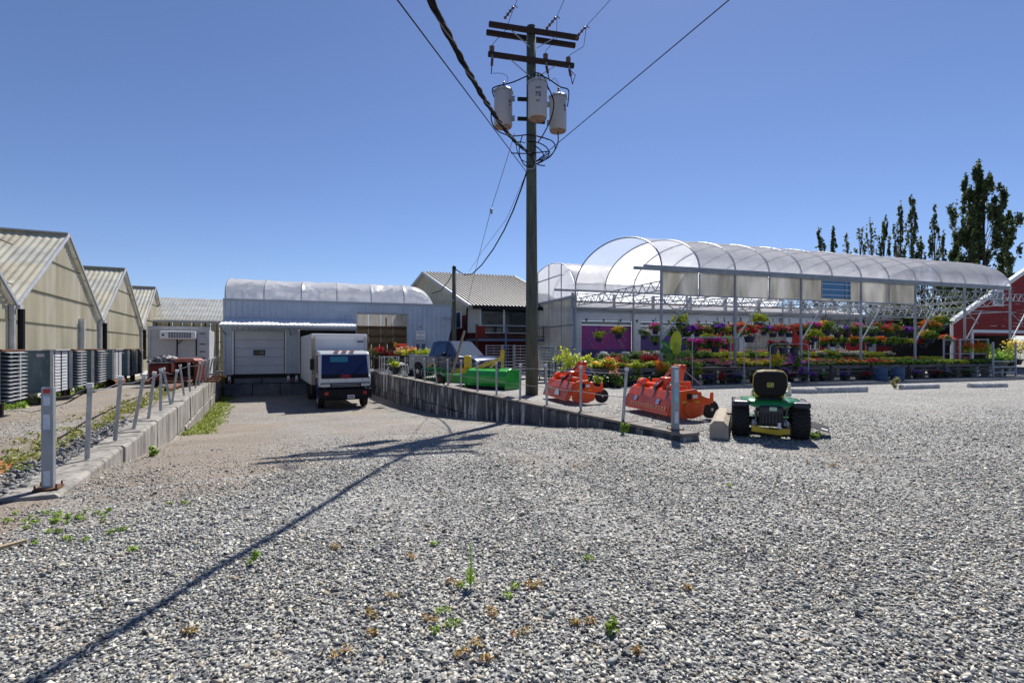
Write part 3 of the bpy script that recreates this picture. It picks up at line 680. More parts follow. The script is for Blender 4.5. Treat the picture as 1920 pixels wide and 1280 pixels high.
# beyond-the-bays connecting lean-to
t = thing('lean_to', 'long low lean-to with a ribbed clear roof and open timber framing behind the trailer', 'shed', P(245, 653, 33.5)-Vector((0, 0, CAMH)), math.atan2(.5, 1))
LT = 5.6; ze = 3.42
n = 14
f0 = None
for i in range(n):
    if f0 is None:
        vv = []; pr = corr_poly(LT/n, .02, .2)
        for x, dz in pr: vv += [(x, -.25, ze+dz), (x+.35, 2.6, ze+1.75+dz)]
        f0 = MB().add(vv, [(2*q, 2*q+2, 2*q+3, 2*q+1) for q in range(len(pr)-1)]).build('roof_sheet', m_panel, t, fixn=False)
    else: share(f0, (i*LT/n, 0, 0), t)
for q in range(5): MB().beam((.07*q, -.2+.68*q, ze-.06+.42*q), (LT+.07*q, -.2+.68*q, ze-.06+.42*q), .06).build('purlin', m_siding_dark, t)
MB().box((LT/2, -.28, ze-.06), (LT+.2, .12, .16)).build('gutter', m_siding_dark, t)
for i in range(9):
    MB().box((i*LT/8, 0, ze/2), (.08, .08, ze)).build('stud', m_wood if i % 3 else m_dark, t)
for z in (.6, 1.3, 2.0, 2.75, 3.1): MB().box((LT/2, .05, z), (LT, .05, .06)).build('girt', m_cream, t)
for i in range(10): MB().box((i*LT/10+.28, .5, 1.8), (LT/10-.03, .02, 3.6)).build('wall_sheet', m_corr if i != 1 else m_dark, t)

# ------------------------------------------------------------------ fan cabinets along the greenhouse wall
def fan(label, u, open_, vf=-5.0, near=True, z0=.34, W=1.15):
    t = thing('fan_cabinet', label, 'fan', U(u, vf), math.atan2(D.y, D.x), 'exhaust fan cabinets along the greenhouse wall')
    H = 1.14; dpt = .80
    MB().box((.05, dpt/2+.05, z0+H/2), (.02, dpt, H)).box((W-.02, dpt/2+.05, z0+H/2), (.03, dpt, H)).box((W/2, dpt/2+.05, z0+H), (W, dpt, .03)).box((W/2, dpt/2+.05, z0), (W, dpt, .03)).box((W/2, dpt-.05, z0+H/2), (W-.1, .03, H-.05)).build('housing', m_cab, t, bevel=.01)
    MB().box((.03, .05, z0+H/2), (.07, .07, H+.02)).build('side_flange', m_slat, t); MB().box((W, .05, z0+H/2), (.05, .07, H+.02)).build('side_flange', m_slat, t)
    MB().box((W/2, .1, z0+H+.03), (W+.1, .3, .035)).build('top_rail', m_rust if open_ else m_slat, t)
    n = 13
    for i in range(n):
        z = z0+.05+(H-.08)*i/(n-1)
        for (xa, xb) in ((.09, W/2-.012), (W/2+.012, W-.06)):
            if open_:
                q = [(xa, .02, z+.02), (xb, .02, z+.02), (xb+.01, -.13, z-.005), (xa+.01, -.13, z-.005)]
                m_ = MB().prism([Vector(p_) for p_ in q], (0,0,0), (0,0,.006))
            else:
                h = (H-.08)/(n-1); q = [(xa, -.005, z-h*.5), (xb, -.005, z-h*.5), (xb, .015, z+h*.42), (xa, .015, z+h*.42)]
                m_ = MB().prism([Vector(p_) for p_ in q], (0,0,0), (0,.005,0))
            m_.build('louvre_slat', m_slat, t)
    MB().box((W/2, .0, z0+H/2), (.025, .03, H)).build('mullion', m_black if not open_ else m_slat, t)
    for x in (.3, W-.25): MB().box((x, .3, z0/2), (.1, .1, z0)).build('leg', m_wood2 if not open_ else m_brown, t)
    MB().box((.035, .3, z0+H-.12), (.004, .16, .08)).build('label_plate', m_slat, t)
    return t
fan('fan cabinet with open louvres cut off by the left edge', 15.0, True)
fan('largest blue-grey fan cabinet with closed pale louvres', 18.35, False)
fan('fan cabinet with open louvres just right of the largest blue-grey cabinet', 19.95+.0, True, W=1.0)
fan('second open-louvred fan cabinet right of the downspout, dark sides', 22.3, True, W=1.05)
fan('fan cabinet with closed louvres farther along the wall', 25.2, False)
fan('open-louvred fan cabinet second from the far end of the row', 27.9, True, W=1.0)
fan('farthest fan cabinet of the row, open louvres', 29.6, True, W=1.0)
# black hose, cables, rusty pipes
tag(MB().tube([P(40, 715, 13.2), P(46, 735, 13), P(60, 748, 12.8), P(80, 749, 12.6), P(108, 746, 13.4), P(135, 742, 14.6), P(170, 722, 18), P(235, 706, 24)], .035, 8).build('drain_hose', m_cable), 'black hose looping from the first fan cabinet along the gravel', 'hose')
tag(MB().tube([G(40, 862), G(110, 825)+Vector((0, 0, .03)), G(160, 793)+Vector((0, 0, .03)), G(220, 762)+Vector((0, 0, .02)), G(262, 742)], .014, 6).build('ground_cable', m_cable), 'thin black cable lying on the gravel behind the left posts', 'cable')
def pipe(label, a, b, r, material, name='rusty_pipe', cat='pipe'):
    a, b = Vector(a), Vector(b); m_ = MB(); d = (b-a).normalized(); m_.tube([a, b], r, 14, cap=False); m_.tube([a+d*.002, b-d*.002], r*.82, 14, cap=False)
    return tag(m_.build(name, material, smooth=True), label, cat)
pa = G(207, 727, 0)+Vector((0, 0, .17)); pipe('short fat rusty pipe lying on the gravel with its dark end facing out', pa, pa+Vector((-.75, 1.6, 0)), .17, m_rust)
pipe('long rusty pipe on the lumber pile beyond the left posts', G(268, 722)+Vector((0, 0, .14)), G(352, 716)+Vector((0, .6, .20)), .09, m_rust)
pipe('thin rusty pipe beside the wall near the red machine', G(318, 735)+Vector((-.1, 0, .10)), G(360, 716)+Vector((0, .4, .10)), .08, m_rust)
for i, (px, py, ln, an, hh) in enumerate(((262, 716, 3.4, .2, .10), (266, 712, 3.0, .1, .22), (290, 721, 2.4, .35, .10), (300, 714, 2.7, .15, .30), (330, 712, 2.2, .3, .14))):
    a = G(px, py)+Vector((0, 0, hh)); tag(MB().beam(a, a+Vector((math.cos(an), math.sin(an), 0))*ln, .18, .08).build('plank', m_wood if i % 2 else m_rust), ['grey plank at the front of the lumber pile', 'rust-brown board on the left of the lumber pile', 'short grey board lying in front of the lumber pile', 'highest rusty board on the lumber pile', 'board under the red machine end of the lumber pile'][i] if True else None, 'plank')
tag(MB().prism([G(-30, 905)+Vector((0,0,.02)), G(0, 893)+Vector((0,0,.02)), G(32, 867)+Vector((0,0,.02)), G(0, 868)+Vector((0,0,.02)), G(-40, 885)+Vector((0,0,.02))], (0,0,0), (0,0,.012)).build('rusty_plate', mat('orange_rust_plate', (.45,.17,.06), .8, col2=(.33,.11,.04), scale=8)), 'flat orange-brown rusty plate on the ground at the left edge', 'metal plate')
tag(MB().beam(G(-10, 1036)+Vector((0,0,.03)), G(48, 1020)+Vector((0,0,.03)), .035, .02).build('wood_stick', m_wood2), 'weathered wooden stick lying on the gravel at the left edge', 'stick')

# ------------------------------------------------------------------ reefer trailer body and old red machine
a0 = P(278, HZ, 23.3); t = thing('refrigerated_box', 'white refrigerated truck box with a cooling unit on its front', 'truck box', (a0.x, a0.y, 0), R(26.5))
Wd, Hd, Ld = 2.38, 2.42, 3.6; zb = .12
MB().box((Wd/2, Ld/2, zb+Hd/2-.05), (Wd, Ld, Hd-.1)).build('box_body', mat('dull_white_box', (.52,.52,.54), .5, col2=(.42,.42,.44), scale=1.3), t, bevel=.03)
for x in (.03, Wd-.03): MB().box((x, -.01, zb+Hd/2), (.10, .06, Hd)).build('corner_rail', m_slat, t)
MB().box((Wd/2, -.01, zb+Hd-.03), (Wd+.04, .08, .12)).build('top_rail', m_slat, t)
cu = MB().box((1.18, -.22, 2.16), (1.40, .42, .37)).build('cooling_unit', m_trim, t, bevel=.05)
for i in range(9):
    for j in range(3): MB().box((.86+.10*i, -.435, 2.07+.085*j), (.075, .01, .06)).build('grille_hole', m_ink, cu)
MB().box((.62, -.435, 2.16), (.09, .012, .09)).build('badge', m_ink, cu)
for x in (1.12, 1.88): MB().tube([(x, -.1, 1.98), (x, -.12, 1.2)], .03, 6).build('strut', m_black, t)
MB().tube([(1.12, -.12, 1.72), (1.32, -.12, 1.95)], .02, 6).build('strut', m_black, t)
for z in (1.1, 1.4, 1.75, 2.25): MB().box((2.12, -.03, z), (.22, .05, .035)).build('ladder_rung', m_black, t)
MB().box((Wd/2, .5, .08), (Wd-.3, .3, .12)).build('sill_beam', m_black, t)
a0 = P(277, HZ, 20.6); t = thing('old_farm_machine', 'faded red farm machine with a rounded hood in front of the white truck box', 'farm machine', (a0.x, a0.y, 0), R(12)); t.scale = (.90, .9, .95)
MB().box((.42, .5, .62), (.84, .9, .72)).build('side_tank', m_maroon, t, bevel=.06)
hood = [(.0, .62), (0, 1.10), (.08, 1.20), (.92, 1.20), (1.02, 1.10), (1.02, .95), (.88, .95), (.88, 1.04), (.14, 1.04), (.14, .62)]
MB().prism([Vector((x+.92, 0, z)) for x, z in hood], (0, 0, 0), (0, 1.0, 0)).build('hood', mat('pinkish_faded_red', (.34,.12,.09), .5, col2=(.26,.06,.05), scale=5), t, bevel=.03)
MB().box((1.42, .7, .72), (.95, .5, .62)).build('engine_block', m_black, t, bevel=.02)
MB().box((1.97, .35, .68), (.16, .8, .85)).build('end_frame', m_redold, t, bevel=.02)
MB().box((1.0, .1, .34), (2.1, .12, .12)).build('frame', m_redold, t)
for x in (1.18, 1.5): MB().tube([(x, .35, .45), (x, .3, 1.0)], .04, 8).build('cylinder', m_redlamp, t)
for x in (.2, 1.9): MB().lathe((x, .25, .27), [(.10, -.08), (.26, -.09), (.27, 0), (.26, .09), (.10, .08)], 16, axis='X').build('wheel', m_rubber, t)
MB().tube([(1.0, .05, .95), (2.05, .05, .95)], .015, 6).tube([(1.0, .05, .78), (2.05, .05, .80)], .012, 6).build('hydraulic_hose', m_cable, t)
# crumpled black and white tarp on the machine
vs = []; nn_ = 22
for i in range(nn_+1):
    for j in range(nn_+1):
        x = i/nn_*1.05; y = j/nn_*.9; h = max(0, math.sin(math.pi*i/nn_)*math.sin(math.pi*j/nn_))**.5*.26
        h += noise.noise(Vector((x*7, y*7, 0)))*.08*(h > .01); vs.append(tuple(a0*1+Matrix.Rotation(R(12), 3, 'Z') @ Vector((x-.05, y-.05, .99+h-CAMH))+Vector((0, 0, 0))))
me = MB().add(vs, [(i*(nn_+1)+j, (i+1)*(nn_+1)+j, (i+1)*(nn_+1)+j+1, i*(nn_+1)+j+1) for i in range(nn_) for j in range(nn_)])
tag(me.build('crumpled_tarp', mat('black_and_white_tarp', (.02,.02,.025), .45, col2=(.35,.36,.40), scale=9, stretch=(1,1,4), lo=.55, hi=.6)), 'crumpled black and white tarp heaped on the red machine', 'tarp')

# ------------------------------------------------------------------ box truck
RZ = math.atan2(-D.x, D.y)
tc_ = P(648, HZ, 23.2); tz = prof(23.5)
t = thing('box_truck', 'white cab-over box truck with dark windshield backed up to the loading dock', 'truck', (tc_.x, tc_.y, tz), RZ)
W = 2.26
# cab: side outline (y back, z up) swept across the width
side = [(0.06, .98), (.0, 1.20), (.0, 1.46), (.10, 1.56), (.34, 2.48), (.48, 2.60), (1.55, 2.64), (1.62, 2.5), (1.62, .98)]
MB().prism([Vector((-W/2, y, z)) for y, z in side], (0,0,0), (W,0,0)).build('cab', m_truckwhite, t, bevel=.09)
MB().prism([Vector((-W/2+.10, .075-.02, 1.52)), Vector((W/2-.10, .075-.02, 1.52)), Vector((W/2-.14, .335-.02, 2.44)), Vector((-W/2+.14, .335-.02, 2.44))], (0,0,0), (0,.03,.0)).build('windshield', mat('dark_blue_windshield', (.005,.008,.065), .05, spec=.8), t, bevel=.02)
MB().prism([Vector((-.62, .215, 2.06)), Vector((.12, .215, 2.06)), Vector((.14, .292, 2.36)), Vector((-.64, .292, 2.36))], (0, -.006, 0), (0, 0, 0)).build('sun_shade', mat('teal_sun_shade', (.03,.20,.30), .5), t)
for s_ in (-1, 1):
    MB().prism([Vector((s_*(W/2+.004), .42, 1.62)), Vector((s_*(W/2+.004), 1.25, 1.62)), Vector((s_*(W/2+.004), 1.25, 2.38)), Vector((s_*(W/2+.004), .60, 2.38))], (0,0,0), (s_*.012,0,0)).build('side_window', m_glass, t)
    MB().box((s_*(W/2+.012), .95, 1.35), (.02, .9, .03)).build('door_seam', m_black, t)
    MB().tube([(s_*(W/2-.05), .3, 2.42), (s_*(W/2+.24), .22, 2.36), (s_*(W/2+.26), .2, 1.62), (s_*(W/2-.02), .25, 1.55)], .014, 6).build('mirror_arm', m_black, t)
    MB().box((s_*(W/2+.27), .2, 2.02), (.18, .06, .50)).build('mirror', m_black, t, bevel=.02)
    MB().box((s_*(W/2-.26), -.045, 1.08), (.40, .05, .13)).build('headlight', mat('headlight_glass', (.55,.56,.55), .15), t)
    MB().box((s_*(W/2-.30), -.125, .72), (.16, .02, .14)).build('fog_lamp', m_redlamp, t)
    MB().prism([Vector((0, .4, .45)), Vector((0, .4, 1.02)), Vector((0, .95, 1.35)), Vector((0, 1.5, 1.02)), Vector((0, 1.5, .75)), Vector((0, 1.38, .95)), Vector((0, .95, 1.12)), Vector((0, .55, .92)), Vector((0, .5, .45))], (s_*(W/2-.02), 0, 0), (s_*(W/2+.05), 0, 0)).build('wheel_arch', m_truckblue, t)
    w_ = MB().lathe((s_*(W/2-.16), .98, .44), [(.25, -.13), (.42, -.135), (.445, -.09), (.445, .09), (.42, .135), (.25, .13)], 24, axis='X').build('tyre', m_rubber, t)
    MB().lathe((s_*(W/2-.04), .98, .44), [(.05, -.02), (.24, -.02), (.25, .01), (.05, .03)], 16, axis='X').build('rim', m_truckwhite, w_)
    w_ = MB().lathe((s_*(W/2-.24), 5.6, .44), [(.25, -.22), (.42, -.23), (.445, -.18), (.445, .18), (.42, .23), (.25, .22)], 24, axis='X').build('tyre', m_rubber, t)
    MB().box((s_*(W/2-.14), 2.6, .72), (.5, .9, .42)).build('fuel_tank', m_black, t, bevel=.05)
MB().box((0, -.03, 1.08), (W-.12, .06, .20)).build('grille_strip', m_black, t, bevel=.01)
MB().box((0, -.06, .70), (W+.02, .14, .42)).build('bumper', m_black, t, bevel=.04)
MB().box((0, .5, .55), (W-.3, .8, .30)).build('underbody', m_black, t)
MB().box((0, 4, .82), (.9, 7.4, .22)).build('chassis', m_black, t)
MB().prism([Vector((-W/2+.10, -.0, 1.38)), Vector((W/2-.10, -.0, 1.38)), Vector((W/2-.10, .045, 1.56)), Vector((-W/2+.10, .045, 1.56))], (0,-.02,0), (0,.03,0)).build('badge_band', m_black, t)
text_part('GMC', .20, Matrix.Translation((.02, -.012, 1.47)) @ Matrix.Rotation(R(82), 4, 'X'), mat('red_badge', (.60,.01,.04), .35), t, extrude=.012)
pl = MB().box((.22, -.145, .56), (.31, .012, .15)).build('licence_plate', m_trim, t)
MB().box((.22, -.153, .56), (.24, .004, .05)).build('plate_print', m_ink, pl)
for x in (-.34, 0, .34): MB().box((x, .40, 2.60), (.20, .10, .05)).build('roof_marker_light', m_redlamp, t, bevel=.01)
for x in (-.75, 0, .75): MB().box((x, -.012, 1.31), (.012, .02, .16)).build('panel_seam', m_siding_dark, t)
for z in (1.02, 1.08, 1.14): MB().box((0, -.065, z), (W-1.05, .012, .018)).build('grille_bar', m_siding_dark, t)
MB().box((0, -.14, .78), (1.2, .012, .02)).box((0, -.14, .50), (W-.3, .012, .02)).build('bumper_groove', m_dark, t)
MB().tube([(-W/2+.30, .9, 1.75), (-W/2+.30, .9, 2.2)], .16, 10).build('seat', m_black, t)
for x in (-.45, .35): MB().beam((x, .03, 1.56), (x+.42, .12, 1.80), .015).build('wiper', m_black, t)
BW = 2.56; bz0, bz1 = 1.0, 3.42
MB().box((0, 1.80+3.3, (bz0+bz1)/2), (BW, 6.6, bz1-bz0)).build('cargo_box', mat('cargo_box_white', (.66,.69,.73), .4, col2=(.58,.61,.65), scale=.8, stretch=(1,1,.4), col3=(.44,.43,.42), scale3=3, lo3=.60, hi3=.78), t, bevel=.02)
MB().box((0, 1.78, bz1-.12), (BW+.03, .10, .26)).build('front_cap', m_trim, t, bevel=.04)
for s_ in (-1, 1):
    MB().box((s_*(BW/2-.07), 1.78, (bz0+bz1)/2-.1), (.17, .09, bz1-bz0-.2)).build('corner_post', m_slat if s_ > 0 else mat('tan_post', (.38,.33,.26), .6), t, bevel=.02)
    MB().box((s_*(BW/2-.12), 1.725, bz1-.18), (.07, .02, .05)).build('marker_light', m_redlamp, t)
    MB().box((s_*(BW/2+.004), 5.1, bz0+.06), (.03, 6.6, .12)).build('bottom_rail', m_slat, t)
    for k in range(9): MB().box((s_*(BW/2+.003), 2.3+k*.72, (bz0+bz1)/2), (.015, .04, bz1-bz0-.2)).build('side_stiffener', m_slat, t)
MB().box((.95, 1.742, bz1-.36), (.30, .01, .07)).build('decal', m_truckblue, t)

# ------------------------------------------------------------------ pickup
pc = Vector((-3.2, 25.7, 0)); t = thing('pickup_truck', 'dark blue and silver pickup with a pale windshield', 'pickup truck', (pc.x, pc.y, 0), R(-44))
# local x forward, y width (+y away from us)
W = 1.92; hw = W/2
def loft(m_, secs):
    n = len(secs[0]); b_ = len(m_.v)
    for s_ in secs: m_.v += [tuple(p_) for p_ in s_]
    for i in range(len(secs)-1):
        for j in range(n): m_.f.append((b_+i*n+j, b_+i*n+(j+1) % n, b_+(i+1)*n+(j+1) % n, b_+(i+1)*n+j)); m_.c.append(None)
    m_.f.append(tuple(b_+j for j in range(n))[::-1]); m_.f.append(tuple(b_+(len(secs)-1)*n+j for j in range(n))); m_.c += [None]*2
def sec(x, w_, z0, z1, r_=.1): return [(x, -w_, z0), (x, -w_-.02, (z0+z1)/2), (x, -w_+.04, z1-.04), (x, -w_+r_+.04, z1), (x, 0, z1+.025), (x, w_-r_-.04, z1), (x, w_-.04, z1-.04), (x, w_+.02, (z0+z1)/2), (x, w_, z0)]
m_ = MB(); loft(m_, [sec(1.62, hw-.01, .48, 1.20), sec(1.9, hw, .45, 1.19), sec(2.35, hw, .45, 1.17), sec(2.75, hw-.03, .45, 1.12), sec(3.02, hw-.10, .48, 1.02), sec(3.12, hw-.18, .52, .90)]); m_.build('hood_and_fenders', m_pickup, t, smooth=True, bevel=.02)
MB().box((.55, 0, .83), (2.15, W, .74)).build('cab_side', m_pickside, t, bevel=.05)
MB().box((-1.27, -hw+.05, .85), (1.5, .10, .70)).box((-1.27, hw-.05, .85), (1.5, .10, .70)).box((-2.0, 0, .85), (.08, W-.02, .70)).box((-1.27, 0, .62), (1.5, W-.15, .08)).build('cargo_bed', m_pickside, t, bevel=.02)
m_ = MB(); loft(m_, [[(-.45, -hw+.06, 1.18), (-.28, -hw+.24, 1.86), (-.28, hw-.24, 1.86), (-.45, hw-.06, 1.18)], [(.0, -hw+.06, 1.18), (.1, -hw+.24, 1.92), (.1, hw-.24, 1.92), (0, hw-.06, 1.18)], [(.95, -hw+.06, 1.18), (.80, -hw+.25, 1.91), (.80, hw-.25, 1.91), (.95, hw-.06, 1.18)], [(1.72, -hw+.09, 1.18), (1.02, -hw+.28, 1.86), (1.02, hw-.28, 1.86), (1.72, hw-.09, 1.18)]]); m_.build('roof_and_pillars', m_pickup, t, bevel=.02)
MB().quad((1.725, -hw+.16, 1.215), (1.725, hw-.16, 1.215), (1.075, hw-.34, 1.83), (1.075, -hw+.34, 1.83)).build('windshield', mat('windshield_glass', (.14,.17,.20), .09, spec=1.0, metal=.35), t)  # paler glass colour than the side windows
for s_ in (-1, 1):
    y = s_*(hw-.05)
    MB().quad((-.02, y, 1.22), (.95, y, 1.22), (.78, s_*(hw-.232), 1.84), (.06, s_*(hw-.232), 1.84)).build('side_window', m_glass_blue, t)
    MB().quad((-.40, y, 1.22), (-.08, y, 1.22), (.0, s_*(hw-.232), 1.84), (-.24, s_*(hw-.232), 1.84)).build('side_window', m_glass_blue, t)
    MB().box((1.05, s_*(hw+.14), 1.26), (.14, .22, .17)).build('mirror', m_black, t, bevel=.03)
    MB().box((.45, s_*(hw+.005), .84), (.02, .02, .66)).box((1.50, s_*(hw+.005), .84), (.02, .02, .66)).build('door_seam', m_black, t)
    MB().box((.62, s_*(hw+.02), 1.02), (.16, .03, .035)).build('door_handle', m_black, t)
    MB().box((3.02, s_*(hw-.26), .86), (.14, .32, .17)).build('headlight', m_silver, t, bevel=.02)
    for x in (-1.22, 2.25):
        MB().lathe((x, s_*(hw-.0), .42), [(.02, -.015), (.46, -.015), (.46, .02), (.02, .02)], 20, axis='Y').build('wheel_arch', m_dark, t)
        w_ = MB().lathe((x, s_*(hw-.07), .39), [(.22, -.11), (.36, -.12), (.39, -.09), (.39, .09), (.36, .12), (.22, .11)], 24, axis='Y').build('tyre', m_rubber, t)
        MB().lathe((x, s_*(hw-.07), .39), [(.04, -.12), (.20, -.10), (.21, .10), (.04, .12)], 12, axis='Y').build('rim', m_galv, w_)
MB().box((3.10, 0, .80), (.06, 1.0, .30)).build('grille', m_black, t, bevel=.02)
MB().box((3.12, 0, .50), (.16, W-.12, .22)).build('front_bumper', m_galv, t, bevel=.04)
# ------------------------------------------------------------------ utility pole
PB = Vector((.66, 17.1, 0)); t = thing('utility_pole', 'tall dark wooden utility pole carrying three grey transformers', 'utility pole', PB)
TOPZ = 12.25
MB().tube([(0, 0, -.1), (0, 0, 3), (-.01, 0, 7), (-.02, 0, TOPZ)], .212, 20, r2=.155).build('pole', m_pole, t, smooth=True)
MB().lathe((-.02, 0, TOPZ), [(.155, 0), (.15, .03), (.02, .06)], 16).build('pole_cap', m_arm, t)
AX = Vector((.97, .24, 0)).normalized(); AY = Vector((-AX.y, AX.x, 0))
def az(py, Y=17.0): return CAMH+(HZ-py)/F*Y
def arm(z, y, L0, L1, w_=.12, h=.15):
    return MB().beam(AX*L0+AY*y+Vector((0, 0, z)), AX*L1+AY*y+Vector((0, 0, z)), w_, h).build('crossarm', m_arm, t, bevel=.01)
arm(az(62), -.21, -1.50, 1.58); arm(az(64)+.02, .21, -1.50, 1.62)
arm(az(116), -.19, -1.52, 1.42)
for z, y in ((az(62)-.03, -.21), (az(116)-.03, -.19)):
    for s_ in (-1, 1): MB().beam(AX*(s_*.78)+AY*y+Vector((0, 0, z-.05)), AX*(s_*.12)+AY*y+Vector((0, 0, z-.52)), .035, .02).build('brace', m_galv2, t)
def insul(p, d, L_=.32, r_=.055):
    prof = []; n = 4
    for i in range(n): prof += [(r_*.4, L_*i/n), (r_, L_*(i+.3)/n), (r_*.4, L_*(i+.65)/n)]
    m_ = MB(); q = Vector(d).to_track_quat('Z', 'Y').to_matrix(); b_ = MB().lathe((0,0,0), prof, 10)
    m_.add([q @ Vector(v)+Vector(p) for v in b_.v], b_.f); return m_
WD = Vector((.075, -1.0, .17)).normalized()
ends = []
for k, a in enumerate((-1.0, .42, 1.45)):
    p = AX*a+AY*(-.26)+Vector((0, 0, az(50 if k == 0 else 57 if k == 1 else 66)))
    d_ = Vector((.66, -.50, .52)).normalized()
    insul(p, d_, .50, .06).build('strain_insulator', m_porc, t, smooth=True); ends.append(p+d_*.5)
    MB().tube([p+d_*.5, p+d_*.55+Vector((.05, 0, -.12))], .02, 6).build('clamp', m_galv2, t)
for k, a in enumerate((-1.40, .42, 1.22)):
    p = AX*a+AY*(-.19)+Vector((0, 0, az(116)+.08)); insul(p, (0,0,1), .20, .09).build('pin_insulator', m_porc, t, smooth=True)
    q = p+Vector((.02, -.1, -.15)); MB().tube([q, q+Vector((.02, -.05, -.15))], .02, 6).build('bracket', m_galv2, t)
    # fused cutout hanging below the arm
    c0 = q+Vector((0, -.05, -.15)); c1 = c0+Vector((-.03 if k == 0 else .10, -.05, -.52)); MB().tube([c0, c0.lerp(c1, .45)], .045, 8).tube([c0.lerp(c1, .5), c1], .018, 6).build('fuse_cutout', m_porc, t)
    if k == 2: MB().tube([c0, c0+Vector((.20, 0, -.20)), c1], .014, 6).build('fuse_arm', m_porc, t)
    MB().tube([ends[k], ends[k].lerp(p, .35)+Vector((.12 if k else -.02, 0, -.25)), ends[k].lerp(p, .8)+Vector((-.06, 0, .02)), p+Vector((0, 0, .2))], .009, 5).build('jumper_wire', m_cable, t)
def transformer(px, pt, pb, dy, lab=None, txt=False, rr=.305):
    z1 = az(pt, 17.1+dy); z0 = az(pb, 17.1+dy); x = (px-960)/F*(17.1+dy)-PB.x
    tr = MB().lathe((x, dy, z0), [(rr*.93, .0), (rr, .04), (rr, z1-z0-.06), (rr*.985, z1-z0-.03), (rr*.9, z1-z0)], 28).build('transformer', m_greyp, t, smooth=False)
    for f_ in tr.data.polygons: f_.use_smooth = abs(f_.normal.z) < .5
    MB().lathe((x, dy, z0-.015), [(rr*.1, .0), (rr*.91, .0), (rr*.93, .014), (rr*.1, .014)], 28).build('tank_bottom', m_rustgrey, tr)
    MB().lathe((x, dy, z1-.02), [(rr*1.04, 0), (rr*1.04, .05), (rr*.9, .09), (.05, .12)], 24).build('lid', m_greyp, tr)
    insul((x+.02, dy, z1+.08), (0, 0, 1), .30, .05).build('bushing', m_porc, tr)
    for a in range(8):
        q = a*math.pi/4+.2; MB().box((x+rr*1.04*math.cos(q), dy+rr*1.04*math.sin(q), z1), (.05, .05, .09)).build('lid_clamp', m_galv2, tr)
    for zz in (z0+.28, z1-.22):
        if abs(x) > .5: MB().beam((x*.5, dy*.6, zz), (x*.14, 0, zz), .10, .10).build('mounting_arm', m_black, t); MB().box((x-math.copysign(rr+.03, x), dy, zz), (.10, .12, .14)).build('hanger_lug', m_galv2, tr)
        else: MB().beam((x*.8, dy+.25, zz), (0, -.1, zz), .12, .1).build('mounting_arm', m_black, t)
    rot = Matrix.Rotation(R(90), 4, 'X')
    if txt:
        for s_, z, sz in (('75', (z0+z1)/2+.08, .20), ('1694', (z0+z1)/2+.29, .09), ('KV', (z0+z1)/2-.13, .09)):
            text_part(s_, sz, Matrix.Translation((x, dy-rr-.004, z)) @ rot, m_ink, tr)
    for k_, zz in enumerate((z0+.75, z0+.62)):
        if not txt: MB().box((x+rr*.72, dy-rr*.72, zz), (.05, .03, .09 if k_ == 0 else .05)).build('tap_bushing', m_porc, tr)
    return Vector((x, dy, z1)), Vector((x, dy, z0))
T1 = transformer(943.5, 173, 238, -.05); T2 = transformer(1008, 157, 223, -.62, txt=True); T3 = transformer(1046, 184, 246, .10, rr=.29)
# secondary cable loops
def lp(pts, r_=.018, mt=m_cable):
    # smooth the polyline
    P_ = [Vector(p) for p in pts]; out = []
    for i in range(len(P_)-1):
        p0 = P_[max(i-1, 0)]; p1 = P_[i]; p2 = P_[i+1]; p3 = P_[min(i+2, len(P_)-1)]
        for k in range(6):
            s = k/6; out.append(.5*((2*p1)+(p2-p0)*s+(2*p0-5*p1+4*p2-p3)*s*s+(3*p1-p0-3*p2+p3)*s**3))
    out.append(P_[-1]); return MB().tube(out, r_, 6).build('cable_loop', mt, t)
def pp(px, py, dy=-.25): 
    q = P(px, py, 17.1+dy); return q-PB
lp([pp(990, 142), pp(960, 155), pp(932, 162), pp(923, 168), pp(926, 182)], .02); lp([pp(1003, 136), pp(1018, 142), pp(1025, 158), pp(1028, 168, -.6)], .02)
lp([pp(1000, 140), pp(1024, 146), pp(1050, 163), pp(1066, 170), pp(1064, 200)], .02); lp([pp(1026, 160, -.6), pp(1038, 190, -.8), pp(1034, 220, -.8), pp(1020, 250), pp(1008, 268)], .02)
lp([pp(921, 205, -.3), pp(922, 228, -.4), pp(934, 246, -.4), pp(960, 255), pp(990, 253), pp(1015, 257), pp(1028, 262)], .02)
lp([pp(1046, 247), pp(1046, 268), pp(1036, 288), pp(1018, 302), pp(1005, 308)], .02)
lp([pp(1008, 256), pp(1034, 264), pp(1041, 278), pp(1030, 295), pp(1008, 306)]); lp([pp(980, 253), pp(975, 270), pp(974, 290), pp(984, 310), pp(997, 311)])
lp([pp(990, 265), pp(1010, 268), pp(1026, 278), pp(1028, 292), pp(1006, 303)]); lp([pp(958, 287), pp(985, 288), pp(1010, 286), pp(1031, 285), pp(1006, 302)])
lp([pp(1000, 272), pp(1014, 282), pp(1020, 296), pp(1008, 308), pp(1022, 311)]); lp([pp(985, 268), pp(968, 268), pp(975, 296), pp(990, 306)], .014)
lp([pp(1002, 293), pp(1004, 306), pp(1000, 316), pp(988, 317)], .016, m_galv2)
lp([pp(924, 138), pp(940, 138), pp(951, 144), pp(950, 158)], .007); lp([pp(1034, 152), pp(1040, 147), pp(1048, 158)], .007)
